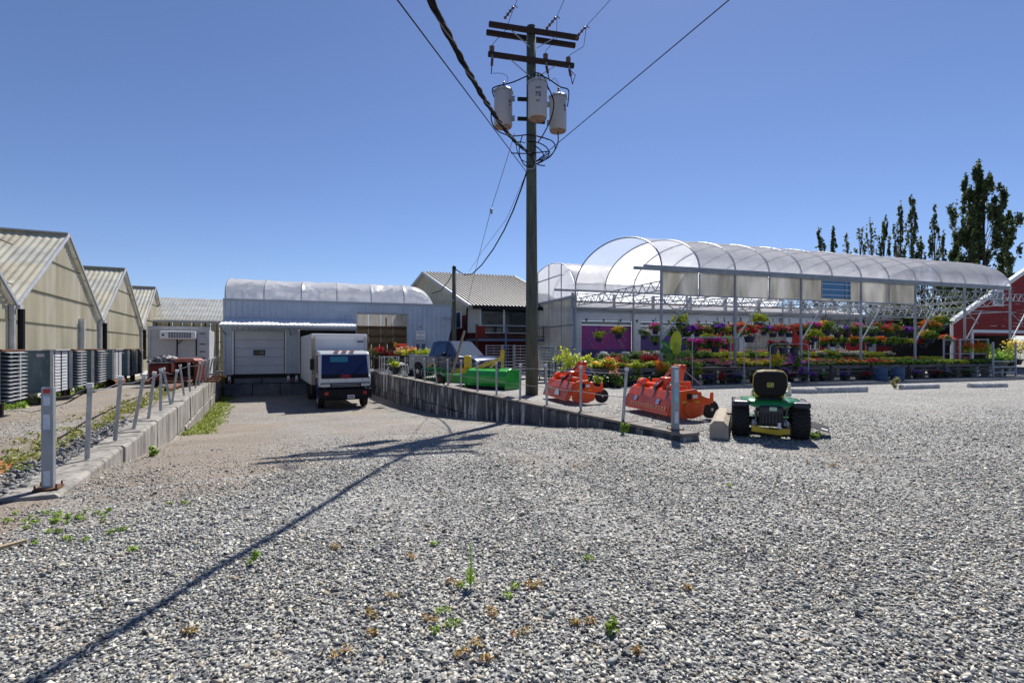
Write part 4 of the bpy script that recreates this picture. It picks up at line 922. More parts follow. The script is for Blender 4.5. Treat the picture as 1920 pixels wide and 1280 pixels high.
# ---- wires in the air
def cat_wire(name, pts, r_, label, cat='power line', mt=m_cable, sag=0.0, n=24):
    a, b_ = Vector(pts[0]), Vector(pts[-1]); path = []
    if len(pts) == 2:
        for i in range(n+1): s = i/n; p = a.lerp(b_, s); p.z -= 4*sag*s*(1-s); path.append(p)
    else: path = pts
    return tag(MB().tube(path, r_, 6).build(name, mt), label, cat)
for k, e_ in enumerate(ends):
    a = PB+e_; tgt = [(972, -5), (1060, -5), (1150, -6)][k]; b_ = P(tgt[0], tgt[1], 13.0); d_ = (b_-a); cat_wire('power_line', [a, a+d_*5.0], .008, ['left one of three thin lines rising from the top crossarm', 'middle one of three thin lines rising from the top crossarm', 'right one of three thin lines rising from the top crossarm'][k])
a = PB+Vector((-.15, -.1, az(325))); b_ = P(742, -4, 7.0); cat_wire('power_line', [a, a+(b_-a)*2], .012, 'thin line running from mid pole up to the top left')
a = PB+Vector((.05, 0, az(305))); b_ = P(1372, -4, 9.0); cat_wire('power_line', [a, a+(b_-a)*1.8], .011, 'thin line running from the pole up to the upper right')
# twisted service bundle: follows a sagging line over the camera's left
def bz(Y): 
    xs = [-14, -4, 2, 6.18, 8.83, 12.93, 15.6, 16.9]; zs = [9.0, 6.6, 5.75, 5.78, 6.05, 6.80, 7.5, 7.95]; return float(np.interp(Y, xs, zs))
key = [(-14, 9.4), (-4, 6.5), (2, 5.72), (6.18, 5.75), (8.83, 6.02), (11.1, 6.42), (12.93, 6.82), (15.1, 7.42), (16.95, 7.97)]
pts = []
for i in range(len(key)-1):
    for k in range(40):
        s = k/40; y0 = key[i][0]+(key[i+1][0]-key[i][0])*s
        p0 = key[max(i-1, 0)]; p1 = key[i]; p2 = key[i+1]; p3 = key[min(i+2, len(key)-1)]
        m1 = (p2[1]-p0[1])/(p2[0]-p0[0]); m2 = (p3[1]-p1[1])/(p3[0]-p1[0]); h = p2[0]-p1[0]
        z = (2*s**3-3*s*s+1)*p1[1]+(s**3-2*s*s+s)*h*m1+(-2*s**3+3*s*s)*p2[1]+(s**3-s*s)*h*m2
        pts.append(Vector((.66-.15*(17.1-y0), y0, z)))
pts.append(Vector((.64, 16.95, 7.97)))
bt = thing('service_bundle', 'thick twisted bundle of black cables sagging from the pole to the top left', 'power line', PB)
for k in range(4):
    path = []; L_ = 0
    for i, p in enumerate(pts):
        if i: L_ += (p-pts[i-1]).length
        q = L_*4.6+k*math.pi/2; wob = .008*math.sin(L_*9+k); path.append(p+Vector((math.cos(q)*(.027+wob), 0, math.sin(q)*(.027+wob))))
    MB().tube(path, .021 if k else .013, 6).build('cable_strand', m_cable if k else m_wire, bt, world=True)
# small pole, service drop, guy line
SP = P(851.5, HZ, 29.0); SP.z = 0
t2 = thing('small_pole', 'short dark green wooden pole standing behind the parked pickup', 'utility pole', SP)
MB().tube([(0,0,0), (0,0,6.05)], .14, 12, r2=.11).build('pole', m_pole, t2, smooth=True); MB().lathe((0,0,6.05), [(.12,0), (.10,.14), (.03,.2)], 10).build('pole_cap', m_black, t2)
MB().beam((-.75, .2, 0.0), (-.12, .0, 2.6), .10, .10).build('stay_brace', m_arm, t2)
MB().box((-.42, 0, 5.0-.75), (.9, .3, .05)).build('lamp_arm', m_siding_dark, t2)
dp = [P(989, 318, 17.05), P(978, 352, 17.6), P(962, 395, 18.6), P(945, 432, 20), P(925, 467, 22), P(903, 497, 24.5), P(885, 514, 26.5), P(870, 515, 27.9), P(853, 504, 29)]
cat_wire('service_cable', dp, .028, 'thick black service cable drooping from the pole to the short green pole', 'cable')
cat_wire('service_cable', [P(851, 509, 29), P(840, 528, 29.6), P(826, 545, 30.6), P(810, 550, 32)], .025, 'black cable from the short green pole to the cream gable', 'cable')
gy = [P(965, 250, 17.05), P(950, 300, 17.3), P(921, 392, 18.4), P(898, 480, 21), P(876, 570, 26)]
cat_wire('guy_wire', gy, .010, 'thin wire with a white insulator slanting from the pole to the house eave', 'wire', m_wire)
tag(MB().lathe(P(921, 396, 18.4), [(.02, -.10), (.05, -.08), (.05, .08), (.02, .10)], 10).build('guy_insulator', m_galv2), 'small pale insulator on the thin wire left of the pole', 'insulator')
cat_wire('guy_wire', [P(988, 322, 17.2), P(950, 410, 18.5), P(905, 470, 22), P(880, 508, 27)], .008, 'second very thin wire beside the drooping service cable', 'wire', m_wire)
# leaning pale plank behind the right fence
tag(MB().beam(P(842, 719, 20.2), P(871, 620, 21.0), .095, .04).build('leaning_pole', m_wood2), 'long pale wooden pole leaning up in front of the dark pickup', 'wooden pole')

# ------------------------------------------------------------------ orange tillers
def tiller(label, loc, rz, n_spring=3, decal=True):
    t = thing('rotary_tiller', label, 'rotary tiller', loc, rz)   # local x towards the wheel, y along the width (away)
    Wd = 2.05
    MB().prism([Vector((-.02, 0, .10)), Vector((.06, 0, .08)), Vector((.30, 0, .56)), Vector((.20, 0, .60)), Vector((.10, 0, .42))], (0,0,0), (0,Wd,0)).build('rear_shield', m_orange, t, bevel=.015)
    MB().prism([Vector((-.035, 0, .12)), Vector((-.03, 0, .10)), Vector((.08, 0, .40)), Vector((.075, 0, .42))], (0, .02, 0), (0, Wd-.02, 0)).build('shield_lip', m_orange, t)
    MB().prism([Vector((.20, 0, .57)), Vector((.78, 0, .60)), Vector((.82, 0, .54)), Vector((.24, 0, .50))], (0,.02,0), (0,Wd-.02,0)).build('deck', m_orange, t, bevel=.01)
    plate = [(.16, .10), (.12, .30), (.26, .62), (.62, .66), (.80, .50), (.98, .44), (1.00, .58), (1.06, .58), (1.06, .36), (.84, .30), (.80, .10), (.60, .03), (.30, .03)]
    for y in (-.03, Wd): MB().prism([Vector((x, y, z)) for x, z in plate], (0,0,0), (0,.035,0)).build('end_plate', m_orange, t, bevel=.004)
    MB().lathe((.50, -.055, .24), [(.04, -.03), (.17, -.02), (.18, .03), (.04, .03)], 22, axis='Y').build('hub_cover', m_orange, t)
    MB().box((.46, -.04, .50), (.10, .02, .12)).build('decal_plate', m_black, t); MB().box((.60, -.04, .50), (.11, .012, .07)).build('decal', m_trim, t)
    MB().box((.50, -.038, .385), (.40, .012, .035)).build('yellow_strip', m_yellow, t)
    wh = MB().lathe((1.08, .12, .20), [(.05, -.05), (.17, -.055), (.20, -.03), (.20, .03), (.17, .055), (.05, .05)], 24, axis='Y').build('wheel', m_rubber, t)
    MB().lathe((1.08, .05, .20), [(.005, -.01), (.035, -.01), (.035, .02), (.005, .02)], 10, axis='Y').build('hub', m_galv, wh)
    MB().beam((.96, .05, .44), (1.08, .12, .22), .05, .05).build('wheel_arm', m_orange, t)
    # A-frame mast of two plates
    for y in (.78, 1.05): MB().prism([Vector((.30, y, .60)), Vector((.80, y, .60)), Vector((.92, y, 1.12)), Vector((.80, y, 1.16)), Vector((.74, y, 1.12))], (0,0,0), (0,.03,0)).build('mast_plate', m_orange, t, bevel=.004)
    MB().box((.84, .93, 1.09), (.18, .30, .12)).build('mast_head', m_orange, t, bevel=.02)
    MB().beam((.18, .90, .60), (.80, .93, 1.08), .05, .08).build('mast_brace', m_redold, t)
    MB().box((.58, .93, .74), (.40, .30, .26)).build('gearbox', m_orange, t, bevel=.05)
    MB().tube([(.80, .93, .72), (1.12, .93, .70)], .05, 10).build('drive_shaft', m_black, t)
    MB().tube([(.44, .05, .66), (.44, Wd-.05, .66)], .055, 10).build('cross_tube', m_orange, t, smooth=True)
    for y in (.35, 1.55): MB().box((.62, y, .70), (.26, .05, .20)).build('hitch_lug', m_orange, t)
    MB().lathe((.42, 1.85, .66), [(.03, -.1), (.14, -.1), (.14, .1), (.03, .1)], 14, axis='Y').build('end_cap', m_orange, t)
    for k in range(n_spring):
        y = .35+k*.55; MB().tube([(.08, y, .36), (.16, y-.03, .58), (.24, y, .80)], .016, 6).build('spring_rod', m_galv, t)
        MB().lathe((.17, y-.02, .62), [(.012, -.09), (.03, -.08), (.03, .06), (.012, .08)], 8).build('spring', m_wire, t)
    MB().tube([(.86, .93, 1.10), (1.25, .55, .62)], .014, 6).build('stay_rod', m_galv, t)
    for k in range(9):
        y = .12+k*.23
        for a in (0, 2.1, 4.2): MB().prism([Vector((.50, y, .24)), Vector((.50+.2*math.cos(a+k), y, .26+.2*math.sin(a+k))), Vector((.50+.22*math.cos(a+k+.3), y+.04, .26+.22*math.sin(a+k+.3)))], (0,0,0), (0,.012,0)).build('tine', m_black, t)
    if decal:
        q = MB().prism([Vector((-.012, .55, .20)), Vector((-.012, .95, .20)), Vector((.055, .95, .345)), Vector((.055, .70, .345))], (-.03, 0, .01), (-.026, 0, .011)).build('decal_sticker', m_trim, t)
    else:
        for k in range(14): MB().prism([Vector((-.025, .10+k*.115, .17)), Vector((-.025, .10+k*.115+.07, .17)), Vector((.01, .10+k*.115+.09, .25)), Vector((.01, .10+k*.115+.02, .25))], (-.022, 0, .01), (-.018, 0, .012)).build('worn_lettering', mat('pale_orange', (.85,.30,.12), .5) if k == 0 else bpy.data.materials['pale_orange'], t)
        for y in (.45, 1.45): MB().prism([Vector((.03, y, .29)), Vector((.03, y+.13, .29)), Vector((.075, y+.13, .39)), Vector((.075, y, .39))], (-.03, 0, .01), (-.026, 0, .012)).build('blue_label', m_silver, t)
    return t
WA = math.atan2(.97, -.25)-R(90)
tiller('orange rotary tiller by the end post, nearest the green mower', (3.33, 10.85, .02), WA, 3, False)
tiller('orange rotary tiller with a white sticker, next to the foot of the utility pole', (1.50, 14.0, .02), WA, 2, True)

# ------------------------------------------------------------------ green implements by the wall
def green_blade(label, loc, rz):
    t = thing('box_scraper', label, 'box scraper', loc, rz)
    Wd = 1.72; cur = [(.0, .0), (-.10, .20), (-.08, .42), (.02, .58), (.30, .66), (.34, .62), (.10, .52), (.03, .38), (.02, .20), (.09, .02)]
    MB().prism([Vector((0, y, z)) for y, z in cur], (0,0,0), (Wd,0,0)).build('mouldboard', m_greenp, t, bevel=.012)
    for x in (-.03, Wd): MB().prism([Vector((x, y, z)) for y, z in ((-.12, .0), (-.12, .40), (.05, .62), (.75, .62), (.85, .0))], (0,0,0), (.035,0,0)).build('side_plate', m_greenp, t, bevel=.005)
    MB().box((Wd/2, .35, .63), (Wd, .10, .08)).build('top_beam', m_greenp, t)
    MB().box((Wd/2, -.06, .05), (Wd-.06, .03, .10)).build('cutting_edge', m_black, t)
    for s_ in (-1, 1): MB().beam((Wd/2+s_*.30, .5, .60), (Wd/2+.25+s_*.04, .60, 1.02), .08, .05).build('mast_leg', m_yellow, t)
    MB().beam((Wd/2+.25, .60, .96), (Wd/2+.25, .62, 1.24), .11, .10).build('mast_top', m_yellow, t)
    MB().beam((Wd/2+.22, .60, 1.0), (.12, .30, .66), .12, .06).build('brace', m_yellow, t); MB().beam((Wd/2+.22, .52, .92), (.30, .22, .62), .05, .05).build('brace', m_orange if False else m_yellow, t)
    return t
gb_ = G(884, 727); green_blade('big green box blade with a yellow A-frame, closest to the utility pole', (gb_.x-.15, gb_.y-.1, 0), R(-34)).scale = (1.08, 1.1, 1.2)
def green_cutter(label, loc, rz):
    t = thing('rotary_cutter', label, 'rotary cutter', loc, rz)
    MB().prism([Vector(p_) for p_ in ((0,0,.14), (1.25,0,.14), (1.25,1.1,.14), (.9,1.4,.14), (.3,1.4,.14), (0,1.1,.14))], (0,0,0), (0,0,.26)).build('deck', m_greenp, t, bevel=.03)
    for z in (.22, .32): MB().box((.62, -.02, z), (1.25, .03, .02)).build('rib', m_greenp, t)
    MB().box((.78, .5, .48), (.40, .40, .18)).build('gearbox_base', m_yellow, t, bevel=.03)
    MB().box((.80, .5, .78), (.34, .12, .46)).build('shaft_guard', m_yellow, t, bevel=.07)
    MB().prism([Vector((.05, .3, .42)), Vector((.60, .35, .42)), Vector((.62, .35, .66))], (0,0,0), (0,.05,0)).build('side_brace', mat('ochre_paint', (.55,.30,.02), .5), t)
    wh = MB().lathe((-.12, -.05, .22), [(.05,-.06), (.20,-.07), (.22,0), (.20,.07), (.05,.06)], 20, axis='Y').build('tail_wheel', m_rubber, t)
    MB().lathe((-.12, -.13, .22), [(.01,0), (.09,0), (.09,.02), (.01,.02)], 12, axis='Y').build('hub', m_rust, wh)
    return t
gb_ = G(852, 724); green_cutter('green rotary cutter with a yellow shaft guard between the other two green implements', (gb_.x-.42, gb_.y-.1, 0), R(-30)).scale = (1, 1.1, 1.25)
def green_rake(label, loc, rz):
    t = thing('landscape_rake', label, 'landscape rake', loc, rz)
    MB().box((.8, .1, .46), (1.7, .10, .10)).build('rake_beam', m_greenp, t, bevel=.01); MB().box((1.1, .45, .34), (1.0, .55, .34)).build('drum', m_greenp, t, bevel=.08)
    for i in range(13):
        x = .02+i*.13; MB().tube([(x, .08, .46), (x, -.08, .44), (x, -.14, .30), (x, -.10, .12), (x+.02, .04, .01)], .016, 6).build('rake_tine', m_greenp if i % 3 else m_slat, t)
    for s_ in (-1, 1): MB().beam((1.15+s_*.2, .35, .5), (1.2+s_*.03, .5, 1.02), .07, .05).build('mast_leg', m_yellow, t)
    MB().beam((1.2, .5, 1.0), (.15, .15, .52), .09, .05).build('brace', m_yellow, t); MB().beam((1.22, .5, .98), (.55, .1, .50), .05, .05).build('brace', m_yellow, t)
    MB().box((1.2, .5, 1.06), (.12, .1, .14)).build('mast_top', m_yellow, t)
    return t
gb_ = G(793, 712.5); green_rake('green landscape rake with curved tines, farthest left of the green implements', (gb_.x, gb_.y, 0), R(-30)).scale = (1, 1, 1.25)

# ------------------------------------------------------------------ lawn tractor from behind
mc = Vector((4.46, 8.85, 0)); t = thing('lawn_tractor', 'green and yellow lawn tractor seen from behind with a black seat', 'lawn tractor', mc, R(-22)); t.scale = (.93, .95, .97)
def tyre(x, y, r_, wd, nm='tyre'):
    w_ = MB().lathe((x, y, r_), [(r_*.5, -wd/2+.02), (r_*.85, -wd/2), (r_*.97, -wd/2+.05), (r_, 0), (r_*.97, wd/2-.05), (r_*.85, wd/2), (r_*.5, wd/2-.02)], 30, axis='X').build(nm, m_rubber, t, smooth=True)
    m_ = MB()
    for k in range(26):
        a = 2*math.pi*k/26
        for s_ in (-1, 1):
            for q in (0.25, .72):
                xx = s_*wd/2*q; aa = a+(.12 if q > .5 else 0); rr = r_*(1.012 if q < .5 else .985)
                M3 = Matrix.Rotation(-aa, 3, 'X') @ Matrix.Rotation(s_*.5, 3, 'Z'); c_ = Vector((x+xx, y+math.sin(aa)*rr, r_+math.cos(aa)*rr)); m_.box(c_, (wd*.26, r_*.12, r_*.07), M=M3)
    m_.build('tread', m_rubber, w_, kind='stuff'); MB().lathe((x, y, r_), [(.03, -wd/2+.03), (r_*.5, -wd/2+.04), (r_*.5, wd/2-.04), (.03, wd/2-.03)], 16, axis='X').build('rim', m_yellow, w_)
for s_ in (-1, 1): tyre(s_*.50, .16, .31, .30); tyre(s_*.42, 1.42, .22, .18)
fp = [(-.50, .0), (-.30, .02), (-.16, -.05), (0, -.06), (.16, -.05), (.30, .02), (.50, .0)]
m_ = MB(); vs = []
for y, dz, sc in ((-.16, -.16, .55), (-.15, -.03, .92), (-.06, .02, 1.0), (.20, .05, 1.02), (.5, .04, 1.0), (.62, -.02, .98)):
    for x, d_ in fp: vs.append((x*sc*.98, y, .66+dz*(.6 if abs(x) > .4 else 1)+(d_*1.3 if y < 0 and dz < -.05 else 0)))
n = len(fp); m_.add(vs, [(i*n+j, i*n+j+1, (i+1)*n+j+1, (i+1)*n+j) for i in range(5) for j in range(n-1)]); fd = m_.build('fender_deck', m_green2, t, smooth=True); sm = fd.modifiers.new('s', 'SOLIDIFY'); sm.thickness = .02
for s_ in (-1, 1):
    MB().box((s_*.50, .08, .615), (.28, .62, .11)).build('fender_edge', mat('dark_blue_black_plastic', (.016,.018,.032), .4) if s_ < 0 else bpy.data.materials['dark_blue_black_plastic'], t, bevel=.04)
    MB().box((s_*.60, .42, .66), (.06, .3, .04)).build('grab_rail', m_black, t, bevel=.015)
sb = [(-.20, .74), (-.255, .80), (-.285, .92), (-.275, 1.10), (-.22, 1.18), (-.10, 1.20), (.10, 1.20), (.22, 1.18), (.275, 1.10), (.285, .92), (.255, .80), (.20, .74)]
MB().prism([Vector((x, -.02-(z-.74)*.22, z)) for x, z in sb], (0,0,0), (0,.10,.01)).build('seat_back', m_black, t, bevel=.035)
MB().prism([Vector((x*1.035, .06-(z-.74)*.22, .74+(z-.74)*1.035)) for x, z in sb], (0,0,0), (0,.035,.005)).build('seat_cushion', m_yellow, t, bevel=.012)
MB().box((0, .26, .76), (.50, .46, .10)).build('seat', m_yellow, t, bevel=.04); MB().box((0, .2, .70), (.40, .4, .08)).build('seat_base', m_black, t, bevel=.02)
# round-cornered badge with a leaping outline
bd = MB(); 
bp_ = [(-.058, -.022), (-.045, -.040), (.045, -.040), (.058, -.022), (.058, .030), (.045, .044), (-.045, .044), (-.058, .030)]
def on_back(x, z, off): zz = .95+z; return Vector((x, -.02-(zz-.74)*.22-off, zz))
bdg = MB().prism([on_back(x*1.0, z, .008) for x, z in bp_], (0,0,0), (0,.004,0)).build('badge', m_yellow, t)
MB().prism([on_back(x*.86, z*.84, .011) for x, z in bp_], (0,0,0), (0,.003,0)).build('badge_field', m_green2, bdg)
deer = [(-.040, -.012), (-.030, .002), (-.012, .004), (.010, .008), (.018, .018), (.014, .030), (.020, .032), (.026, .024), (.034, .022), (.030, .014), (.024, .010), (.026, -.008), (.040, -.018), (.022, -.014), (.012, -.004), (-.014, -.008), (-.034, -.024)]
MB().prism([on_back(x, z, .014) for x, z in deer], (0,0,0), (0,.003,0)).build('leaping_deer_mark', m_yellow, bdg)
MB().box((0, -.14, .42), (.40, .20, .34)).build('rear_cover', mat('dark_purple_black_plastic', (.02,.018,.028), .4), t, bevel=.03)
for k in range(7): MB().box((-.165+k*.055, -.245, .36), (.018, .012, .22)).build('cover_rib', m_black, t)
MB().box((.03, -.246, .545), (.12, .008, .065)).build('warning_label', mat('pale_green_label', (.45,.60,.45), .5), t); MB().box((.13, -.25, .26), (.05, .008, .10)).build('white_tag', m_trim, t)
MB().prism([Vector((-.32, -.10, .24)), Vector((-.32, -.10, .12)), Vector((-.10, -.10, .095)), Vector((.12, -.10, .07)), Vector((.32, -.10, .10)), Vector((.32, -.10, .20)), Vector((.12, -.10, .17)), Vector((-.12, -.10, .185))], (0,0,0), (0,.08,0)).build('draw_plate', m_yellow, t, bevel=.01)
for x in (-.27, .26): MB().box((x, -.02, .28), (.10, .16, .10)).build('axle_housing', m_galv, t, bevel=.02)
MB().tube([(-.5, .16, .31), (.5, .16, .31)], .05, 10).build('rear_axle', m_black, t); MB().box((0, .6, .32), (.34, 1.4, .16)).build('frame', m_black, t)
m_ = MB(); loft(m_, [[(-.25, .95, .45), (-.24, .95, .80), (-.16, .95, .88), (.16, .95, .88), (.24, .95, .80), (.25, .95, .45)], [(-.24, 1.7, .45), (-.23, 1.7, .70), (-.15, 1.7, .78), (.15, 1.7, .78), (.23, 1.7, .70), (.24, 1.7, .45)]]); m_.build('hood', m_green2, t, bevel=.03)
MB().tube([(0, .92, .80), (0, .78, .98)], .02, 8).build('steering_column', m_black, t)
MB().tube([(.17*math.cos(a*math.pi/8), .76+.10*math.sin(a*math.pi/8), .99+.13*math.sin(a*math.pi/8)) for a in range(17)], .016, 6).build('steering_wheel', m_black, t)
MB().box((.37, .45, .86), (.05, .05, .22)).box((.36, .52, .76), (.10, .12, .10)).build('lever_console', m_silver, t, bevel=.01); MB().box((.40, .62, .78), (.06, .05, .09)).build('lever_knob', m_yellow, t, bevel=.015)
MB().box((-.62, .9, .30), (.28, .05, .04)).box((-.55, .75, .62), (.18, .10, .05)).build('foot_rest', m_black, t, bevel=.01)
MB().prism([Vector(p_) for p_ in ((-.60, .5, .14), (.62, .5, .14), (.64, 1.2, .14), (.2, 1.45, .14), (-.2, 1.45, .14), (-.60, 1.2, .14))], (0,0,0), (0,0,.12)).build('mower_deck', m_green2, t, bevel=.02)
MB().prism([Vector((.62, .42, .20)), Vector((1.02, .38, .10)), Vector((1.10, .85, .14)), Vector((.62, 1.0, .26))], (0,0,0), (0,0,.012)).build('discharge_chute', m_black, t)
MB().prism([Vector((.90, .45, .145)), Vector((1.0, .44, .12)), Vector((1.02, .52, .125)), Vector((.92, .53, .15))], (0,0,.004), (0,0,.008)).build('chute_label', m_trim, t)
# chain-like clutter between seat and wheel
for s_ in (-1, 1): MB().tube([(s_*.27, -.05, .50), (s_*.24, -.1, .36), (s_*.28, -.12, .22)], .012, 6).build('linkage_rod', m_galv, t)

# ------------------------------------------------------------------ parking stops
def stop(label, a, b_, material, W=.20, H=.15, ch=.05):
    a, b_ = Vector(a), Vector(b_); d = b_-a; L_ = d.length; t_ = MB(); pr = [(-W/2, 0), (W/2, 0), (W/2, H-ch), (W/2-ch, H), (-W/2+ch, H), (-W/2, H-ch)]
    rz = math.atan2(d.y, d.x); o = t_.prism([Vector((0, y, z)) for y, z in pr], (0,0,0), (L_,0,0)).build('parking_stop', material, bevel=.008); o.location = a; o.rotation_euler = (0,0,rz); tag(o, label, 'parking stop', 'concrete parking stops'); return o
a = G(1340, 823); stop('concrete parking stop pointing away beside the left wheel of the green mower', (a.x+.07, a.y, 0), (a.x+.98, a.y+2.0, 0), mat('tan_concrete', (.40,.34,.27), .9, col2=(.30,.26,.21), scale=5, bump=.4), W=.30, H=.31, ch=.08)
for i, (xa, ya, xb, yb, l) in enumerate(((1482, 737, 1530, 737.5, 'short visible concrete stop just right of the mower seat'), (1531, 736.5, 1623, 734, 'long concrete stop, second from the left in the row before the plank tables'), (1690, 729.5, 1757, 727.5, 'concrete stop with a weed at its left end'), (1818, 726.5, 1885, 725.5, 'rightmost concrete stop of the row'))):
    stop(l, G(xa, ya), G(xb, yb), m_conc_pale, W=.22, H=.17 if i != 1 else .2)
# ------------------------------------------------------------------ elevated office house
HF = Vector((-3.15, 36, 0)); HG = Vector((-3.6, 5.0, 0)); HE = E1*5.2
t = thing('office_house', 'two-storey cream and maroon office with a ribbed metal gable roof and a balcony', 'house', HF)
def H(a, b_, z): p = HG*a+HE*b_; return Vector((p.x, p.y, z))
ze, zr = 4.80, 7.62
for i in range(30):
    b0, b1 = -.07+i*1.50/30, -.07+(i+1)*1.50/30-.003
    MB().prism([H(-.16, b0, ze-.32), H(-.16, b1, ze-.32), H(1.0, b1, zr), H(1.0, b0, zr)], (0,0,0), (0,0,.05)).build('roof_panel', m_metalroof, t)
    MB().beam(H(-.16, b0+.003, ze-.25), H(1.0, b0+.003, zr+.08), .055, .06).build('roof_rib', m_rib, t)
MB().prism([H(2.16, -.07, ze-.32), H(2.16, 1.1, ze-.32), H(1.0, 1.1, zr), H(1.0, -.07, zr)], (0,0,0), (0,0,.05)).build('back_roof', m_metalroof, t)
MB().beam(H(-.17, -.08, ze-.34), H(1.0, -.08, zr-.04), .06, .22).beam(H(2.17, -.08, ze-.34), H(1.0, -.08, zr-.04), .06, .22).build('barge_board', m_siding_dark, t)
MB().prism([H(0, 0, 3.9), H(2, 0, 3.9), H(2, 0, ze), H(1, 0, zr-.12), H(0, 0, ze)], (0,0,0), tuple(HE*.01)).build('gable_wall', m_cream, t)
MB().prism([H(0, 0, 0), H(2, 0, 0), H(2, 0, 3.9), H(0, 0, 3.9)], (0,0,0), tuple(HE*.01)).build('side_wall', m_maroon, t)
MB().prism([H(0, 0, 2.65), H(0, 1, 2.65), H(0, 1, ze), H(0, 0, ze)], (0,0,0), tuple(HG*.02)).build('front_wall', mat('pale_cream_wall', (.55,.54,.52), .7), t)  # front wall paler and greyer than the cream gable
MB().prism([H(0.02, 0, 0), H(0.02, 1, 0), H(0.02, 1, 2.65), H(0.02, 0, 2.65)], (0,0,0), tuple(HG*.02)).build('lower_wall', m_maroon, t)
MB().beam(H(-.20, -.05, ze-.42), H(-.20, 1.43, ze-.42), .12, .26).build('fascia', m_brown if False else m_black, t)
FD = -HG.normalized()
wd = MB().prism([H(0, .17, 2.62), H(0, .86, 2.62), H(0, .86, 4.5), H(0, .17, 4.5)], FD*.02, FD*.06).build('sliding_window', m_trim, t)
for b0, b1 in ((.19, .50), (.53, .84)): MB().prism([H(0, b0, 2.7), H(0, b1, 2.7), H(0, b1, 4.40), H(0, b0, 4.40)], FD*.062, FD*.075).build('pane', m_glass, wd)
for a in (.12, .42): 
    s_ = MB().prism([H(a, 0, 3.0), H(a+.24, 0, 3.0), H(a+.24, 0, 4.2), H(a, 0, 4.2)], (0,0,0), tuple(-HE.normalized()*.05)).build('side_window', m_trim, t)
    MB().prism([H(a+.02, 0, 3.06), H(a+.22, 0, 3.06), H(a+.22, 0, 4.14), H(a+.02, 0, 4.14)], tuple(-HE.normalized()*.052), tuple(-HE.normalized()*.06)).build('pane', m_glass_blue, s_)
bx = lambda b_, z, d_: H(0, b_, z)+FD*d_
MB().prism([bx(-.02, 2.05, 0), bx(1.14, 2.05, 0), bx(1.14, 2.05, 1.5), bx(-.02, 2.05, 1.5)], (0,0,0), (0,0,.18)).build('balcony_floor', mat('blue_grey_timber', (.10,.13,.20), .7), t)
for z, w_ in ((3.12, .07), (2.38, .05)): MB().beam(bx(-.02, z, 1.45), bx(1.14, z, 1.45), w_).build('rail', m_brown if z < 3 else m_siding_dark, t)
for k in range(34): MB().beam(bx(-.01+k*1.15/33, 2.26, 1.45), bx(-.01+k*1.15/33, 3.1, 1.45), .03).build('baluster', m_brown, t)
for b_ in (-.02, .38, 1.14): MB().beam(bx(b_, 0, 1.45), bx(b_, 3.2, 1.45), .14).build('balcony_post', mat('blue_grey_post', (.12,.16,.22), .7) if b_ == .38 else m_brown, t)
for b0, b1 in ((-.02, .10), (.92, 1.12)): MB().prism([bx(b0, 2.28, 1.40), bx(b1, 2.28, 1.40), bx(b1, 3.08, 1.40), bx(b0, 3.08, 1.40)], (0,0,0), tuple(FD*.02)).build('balcony_board', m_red, t)
MB().tube([bx(-.02, 4.4, .2), bx(-.02, 2.2, .05)], .06, 8).build('downspout', m_black, t)
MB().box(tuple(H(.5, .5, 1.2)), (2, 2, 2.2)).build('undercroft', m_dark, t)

# ------------------------------------------------------------------ garden centre canopies
GZ_ = 5.10; SP_ = 8.9; RISE = 2.12
def hoop_pt(t_, s0, a, gz_=GZ_, sp=SP_, rise=RISE, off=0.0):
    c_ = math.cos(a); s2 = math.sin(a); return E(t_, s0+sp/2-(sp/2+off)*c_, gz_+(rise+off)*s2**.92 if s2 > 0 else gz_)
def truss(m_, a, b_, dpt, n, r_=.022, w2=.016):
    a, b_ = Vector(a), Vector(b_); dz = Vector((0,0,-dpt)); m_.beam(a, b_, r_*2); m_.beam(a+dz, b_+dz, r_*2)
    for i in range(n):
        p = a.lerp(b_, i/n); q = a.lerp(b_, (i+.5)/n)+dz; r2 = a.lerp(b_, (i+1)/n); m_.beam(p, q, w2*2); m_.beam(q, r2, w2*2)
    return m_
cp = thing('garden_canopy', 'long arched plastic-film canopy on slender steel posts over the flower tables', 'canopy', EO)
B = 4.07; PITCH = B/2
for s0 in (0, SP_):
    for i in range(7):
        tt = i*B
        MB().box(tuple(E(tt, s0, GZ_/2)), (.09, .09, GZ_), rz=math.atan2(E1.y, E1.x)).build('post', m_galv2, cp, world=True)
        if s0 == 0: MB().box(tuple(E(tt, s0, .06)), (.3, .3, .12)).build('footing', m_conc_pale, cp, world=True)
    MB().beam(E(-1.4, s0, GZ_), E(24.3, s0, GZ_), .14, .12).build('gutter', m_galv2, cp, world=True)
MB().beam(E(-1.0, -.12, GZ_+.10), E(24.3, -.12, GZ_+.10), .04, .10).build('gutter_lip', m_galv2, cp, world=True)
for i in range(13):
    MB().tube([hoop_pt(i*PITCH, 0, math.pi*k/28, off=.03) for k in range(29)], .038, 8).build('hoop', m_galv, cp, world=True)
